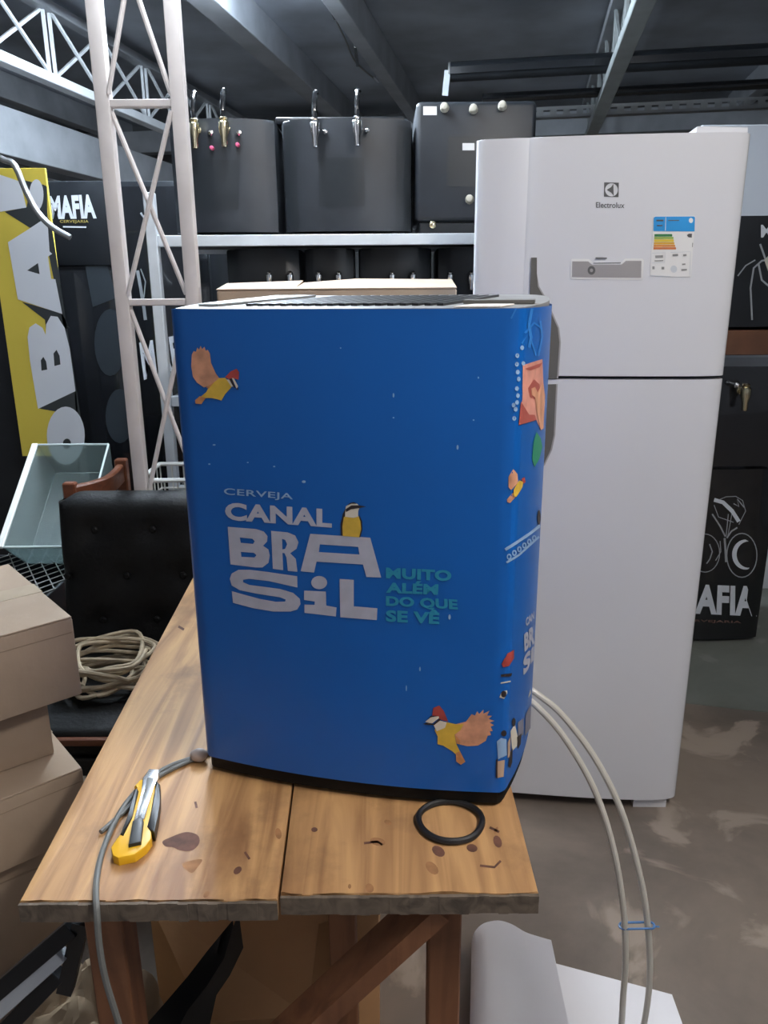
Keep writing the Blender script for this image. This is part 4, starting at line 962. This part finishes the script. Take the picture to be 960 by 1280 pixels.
text('lettering', 'MAFIA', [(61, 245), (117, 243), (121, 273), (63, 274)], m, 'mafia_white', t, .05, off=.002)
text('lettering', 'CERVEJARIA', [(75, 275), (111, 275), (111, 279.5), (75, 279.5)], m, 'mafia_gold', t, .02, off=.002)
decal('header_line', [stroke([(79, 283.5), (108, 284)], 1.8)], m, 'mafia_white', t, .002)
bm = NB(); box(bm, (x0+.012, VY-.012, .08), (x1-.012, VY-.0005, z1-.345), .004, 2); obj('door', bm, 'black_gloss', t)
m = hit([(x0-.4, VY-.012), (x1+.4, VY-.012)])
decal('notice', [[[(109, 290), (136, 296), (136, 328), (106, 321)]]], m, 'label_white', t, .002)
decal('painted_reflection', [[[(106, 330), (134, 330), (146, 372), (116, 384)]], [ell(138, 428, 20, 42, 20)], [ell(150, 520, 18, 34, 20)]], m, 'reflection_dark', t, .001)  # dim reflection of the sign letters, painted onto the glossy door
t, m, x0, x1, z1 = cooler('black glossy upright cooler with curved drawing and MAFIA lettering behind the column', 149, 262, 226, VY, xr_=atY(262, 300, VY).x)
bm = NB(); box(bm, (x0+.01, VY-.012, .08), (x1-.01, VY-.0005, z1-.02), .004, 2); obj('door', bm, 'black_gloss', t)
m = hit([(x0-.4, VY-.012), (x1+.4, VY-.012)])
decal('drawing', [stroke([(176, 266), (184, 278), (190, 300), (193, 325)], 2.5), stroke([(186, 262), (195, 290), (198, 330)], 1.5), stroke([(172, 338), (176, 360), (180, 385), (182, 400)], 4), stroke([(176, 336), (182, 352), (180, 372)], 1.5)], m, 'art_grey', t, .002)
text('lettering', 'MAFIA', [(174, 428), (246, 414), (252, 452), (180, 475)], m, 'mafia_white', t, .03, off=.002)

SY = 2.92
x0, x1 = atY(0, 372, SY).x, atY(57, 212, SY).x-.002; z1 = atY(40, 210, SY).z
t = thing('yellow_sign', 'tall yellow sign with big white letters in front of the black cooler', 'sign', ((x0+x1)/2, SY+.03, 0))
bm = NB(); box(bm, (x0, SY, .78), (x1, SY+.012, z1), .001, 1); obj('board', bm, 'sign_yellow', t)
bm = NB(); box(bm, (x0+.001, SY+.0125, .785), (x1-.001, SY+.018, z1-.004)); obj('reflection_blocker', bm, 'black_plastic', t)  # unseen dark backing, added to keep yellow out of the door reflection
bm = NB(); box(bm, (x0+.01, SY+.001, 0), (x1-.01, SY+.06, .78), .002, 1); obj('added_dark_stand', bm, 'black_plastic', t)  # made-up black support, added to keep the area below the board dark
m = hit([(x0, SY), (x1, SY)]); s1_ = dict(org=(0, 190), sc=140/484)
decal('letter_shadow', [[[(112, 475), (178, 475), (178, 535), (112, 535)]], [[(170, 880), (270, 848), (270, 930), (170, 950)]], [[(268, 1235), (312, 1235), (312, 1285), (268, 1285)]]], m, 'sign_shadow', t, .001, **s1_)
decal('letter_shadow', [[[(20, 258), (115, 238), (125, 190), (103, 122), (190, 142), (203, 150), (205, 262), (208, 300), (130, 328)]]], m, 'sign_shadow', t, .0008, **s1_)
decal('letter_shadow', [[[(205, 275), (225, 330), (365, 1250), (400, 1500), (345, 1500), (345, 1250), (330, 1140), (322, 1030), (265, 700), (235, 560), (210, 440)]], [[(95, 648), (270, 698), (300, 760), (200, 785), (195, 725)]], [[(168, 1108), (328, 1030), (338, 1135), (245, 1122)]]], m, 'sign_shadow', t, .0009, **s1_)
decal('letter', [[[(-30, 88), (88, 128), (115, 240), (5, 258), (-30, 262)]], [ell(158, 186, 31, 68, 24)]], m, 'sign_white', t, .0016, **s1_)
decal('letter', [[[(35, 390), (130, 330), (205, 280), (215, 430), (226, 440), (208, 452), (222, 548), (240, 550), (270, 700), (78, 637)], [(118, 512), (165, 480), (172, 528)]]], m, 'sign_white', t, .0016, **s1_)
decal('letter', [[[(120, 800), (128, 758), (155, 740), (185, 760), (198, 790), (200, 745), (220, 708), (250, 712), (280, 760), (302, 850), (327, 1033), (165, 1110), (130, 900)], [(180, 945), (177, 900), (188, 885), (200, 905), (205, 940)], [(236, 925), (232, 870), (245, 855), (258, 880), (262, 918)]]], m, 'sign_white', t, .0016, **s1_)
decal('letter', [[ell(285, 1225, 82, 125, 28), ell(290, 1260, 18, 22, 12)]], m, 'sign_white', t, .0016, **s1_)

bm = NB(); pts = [(-1.62, 2.70, .006), (-1.60, 2.70, .9), (-1.56, 2.70, 1.60), atY(-22, 204, 2.70), atY(8, 201, 2.70), atY(20, 210, 2.70), atY(32, 238, 2.70), atY(46, 264, 2.70), atY(64, 283, 2.70), atY(88, 297, 2.70)]
tube(bm, smooth_path(pts, 6), .010, 9); tag(obj('bent_pipe', bm, 'galvanised', origin=(-1.62, 2.70, 0)), 'bent grey pipe curving down in front of the yellow sign', 'pipe')
bm = NB(); box(bm, (-2.1, 3.0, 0), (-1.32, 3.30, 1.50), .01, 2); cb = obj('black_cabinet', bm, 'black_plastic', origin=(-1.7, 3.15, 0)); tag(cb, 'dark cabinet at the left edge behind the yellow sign', 'cabinet')

# ================================================================== right-hand rack beside the fridge
HY = 2.86
t = thing('wooden_shelf', 'dark brown shelf board on steel posts right of the fridge', 'shelf', (1.42, HY+.2, 0))
bm = NB(); box(bm, (1.03, HY-.02, atY(930, 444, HY-.02).z), (1.86, HY+.42, atY(930, 413, HY-.02).z), .003, 1); obj('board', bm, 'shelf_wood', t)
zsb = atY(930, 413, HY-.02).z
for x in (1.01, 1.88):
    for y in (HY+.02, HY+.40):
        bm = NB(); box(bm, (x-.018, y-.018, 0), (x+.018, y+.018, zsb-.05), .002, 1); obj('post', bm, 'wall_dark', t)
xd0, xd1 = 1.055, atY(962, 700, HY).x
ztop = atY(920, 586, HY).z
d, m = black_dispenser('black dispenser with mask drawing and MAFIA lettering on the floor beside the fridge', xd0, xd1, HY, .002, ztop, .40, .012, 'black_gloss')
g1 = dict(org=(870, 560), sc=90/480)
text('lettering', 'MAFIA', [(-115, 905), (398, 922), (405, 1122), (-140, 1098)], m, 'mafia_white', d, .045, **g1)
text('lettering', 'CERVEJARIA', [(-100, 1140), (300, 1152), (300, 1172), (-105, 1160)], m, 'rust_brown', d, .02, **g1)
def circ(cx, cy, rx, ry, n=28, a0=0, a1=2*math.pi): return [(cx+rx*math.cos(a0+(a1-a0)*k/n), cy+ry*math.sin(a0+(a1-a0)*k/n)) for k in range(n+1)]
decal('drawing', [[ell(305, 715, 104, 150, 28), ell(305, 715, 97, 143, 28)], stroke([(190, 600), (195, 660), (200, 760)], 14), stroke([(215, 440), (200, 590)], 6), stroke([(240, 430), (212, 585)], 5), stroke([(108, 440), (160, 520), (195, 590)], 10), stroke([(275, 530), (235, 555), (205, 600)], 10),
    stroke([(140, 350), (200, 325), (265, 322), (310, 350), (330, 420), (285, 510)], 5), stroke([(120, 380), (150, 460), (250, 495)], 5), stroke([(250, 370), (285, 390), (275, 340), (320, 395)], 8), [ell(60, 700, 100, 130, 28), ell(60, 700, 94, 124, 28)], stroke([(160, 620), (165, 690), (130, 750)], 6), stroke([(90, 640), (108, 690), (92, 740), (70, 770)], 8)], m, 'art_grey', d, .0008, **g1)
decal('drawing', [[circ(330, 710, 90, 100, 20, math.radians(80), math.radians(270)) + circ(350, 710, 80, 88, 20, math.radians(270), math.radians(85))]], m, 'mafia_white', d, .0009, **g1)
decal('drawing', [stroke([(120, 345), (180, 362), (240, 420), (285, 490)], 26)], m, 'mafia_white', d, .001, **g1)
xe0 = 1.06
d, m = black_dispenser('small black dispenser with a brass tap stacked on the dispenser beside the fridge', xe0, 1.62, HY, ztop, atY(930, 458, HY).z, .38, .008, 'black_gloss')
q = m(925, 488, 0); tap(d, q.x, q.y, q.z, .85, False, 'brass')
bm = NB(); lathe(bm, [(.010, 0), (.008, .03), (.012, .04), (.006, .05)], 10, Matrix.Translation((q.x-.05, q.y, q.z+.03)) @ rot_to((.6, -1, -.2))); obj('valve', bm, 'chrome', d)
zp1 = atY(940, 270, HY).z
d, m = black_dispenser('black dispenser with a grey mask drawing on the wooden shelf beside the fridge', 1.06, 1.70, HY, zsb, zp1, .36, .010, 'black_plastic')
decal('drawing', [stroke([(922, 345), (932, 332), (944, 325)], 1.6), stroke([(940, 400), (938, 360), (942, 335), (952, 326), (975, 322)], 2.2), stroke([(950, 305), (956, 322), (962, 340), (970, 345)], 2.5), stroke([(948, 330), (952, 350), (966, 362)], 2.4)], m, 'art_grey', d, .001)
decal('drawing', [[[(955, 325), (962, 318), (975, 320), (975, 345), (962, 345)]]], m, 'cap_cream', d, .0012)
text('lettering', 'MAFIA', [(951, 281), (1010, 279), (1010, 296), (951, 297)], m, 'mafia_white', d, .02, off=.001)
bm = NB(); box(bm, (1.30, 3.42, 0), (2.3, 3.46, 2.02), .004, 1); tag(obj('pale_panel', bm, 'sign_white', origin=(1.8, 3.44, 0)), 'pale grey board standing behind the shelf at the right edge', 'board')

# ================================================================== long bars lying on the right girder
def roller(label, lat0, lat1, dep, z, r, m):
    bm = NB(); tube(bm, [B(lat0, dep, z), B(lat1, dep, z)], r, 14); return tag(obj('long_tube', bm, m, origin=B(lat0, dep, z)), label, 'tube')
RT = thing('awning_roller', 'thick black awning roller lying across the girder above the fridge', 'roller', B(-.50, 4.90, 2.58))
bm = NB(); tube(bm, [B(-.50, 4.90, 2.578), B(3.6, 4.90, 2.578)], .052, 16); obj('roll', bm, 'black_plastic', RT)
bm = NB(); bbox(bm, -.50, 3.6, 4.838, 4.850, 2.555, 2.590); obj('slot_rail', bm, 'black_gloss', RT)
bm = NB(); lathe(bm, [(.05, 0), (.05, .012), (.02, .016)], 16, Matrix.Translation(B(-.50, 4.90, 2.578)) @ rot_to(-EL)); obj('end_cap', bm, 'galvanised', RT)
p_ = B(-.515, 4.86, 2.578); bm = NB(); bar(bm, p_, p_+Vector((-.012, 0, -.13)), .035, .012, bev=.002); obj('end_bracket', bm, 'rack_white', RT)
roller('thin black tube lying across the girder behind the awning roller', -.35, 3.8, 5.45, 2.552, .028, 'black_gloss')
GP = NB(); L0, L1, dp = -.1, 3.6, 6.0
bbox(GP, L0, L1, dp, dp+.004, 2.525, 2.545); bbox(GP, L0, L1, dp, dp+.004, 2.575, 2.595); bbox(GP, L0, L1, dp, dp+.06, 2.525, 2.529)
k = L0
while k < L1: bbox(GP, k, k+.045, dp, dp+.004, 2.545, 2.575); k += .09
tag(obj('slotted_angle', GP, 'galvanised', origin=B(L0, dp, 2.525)), 'galvanised slotted angle bar lying across the girder above the fridge', 'bar')
GB = NB(); bbox(GB, .1, 4.6, 6.5, 6.62, 2.34, 2.474); tag(obj('rusty_beam', GB, 'rust_brown', origin=B(.1, 6.5, 2.4)), 'dark reddish brown beam hanging below the girder far behind the fridge', 'beam')

RC = thing('roof_cable', 'thin cable with two metal clips under the roof above the middle dispenser', 'cable', tuple(atZ(440, 60, 2.90)))
bm = NB(); tube(bm, smooth_path([atZ(x, y, 2.905) for x, y in ((405, -20), (418, 20), (432, 50), (445, 78), (470, 100))], 5), .006, 6); obj('cable', bm, 'wire_dark', RC)
for a, b in (((414, 10), (419, 24)), ((444, 58), (447, 82)), ((468, 96), (473, 102))):
    bm = NB(); bar(bm, atZ(*a, 2.895), atZ(*b, 2.895), .02, .014, bev=.002); obj('clip', bm, 'chrome', RC)
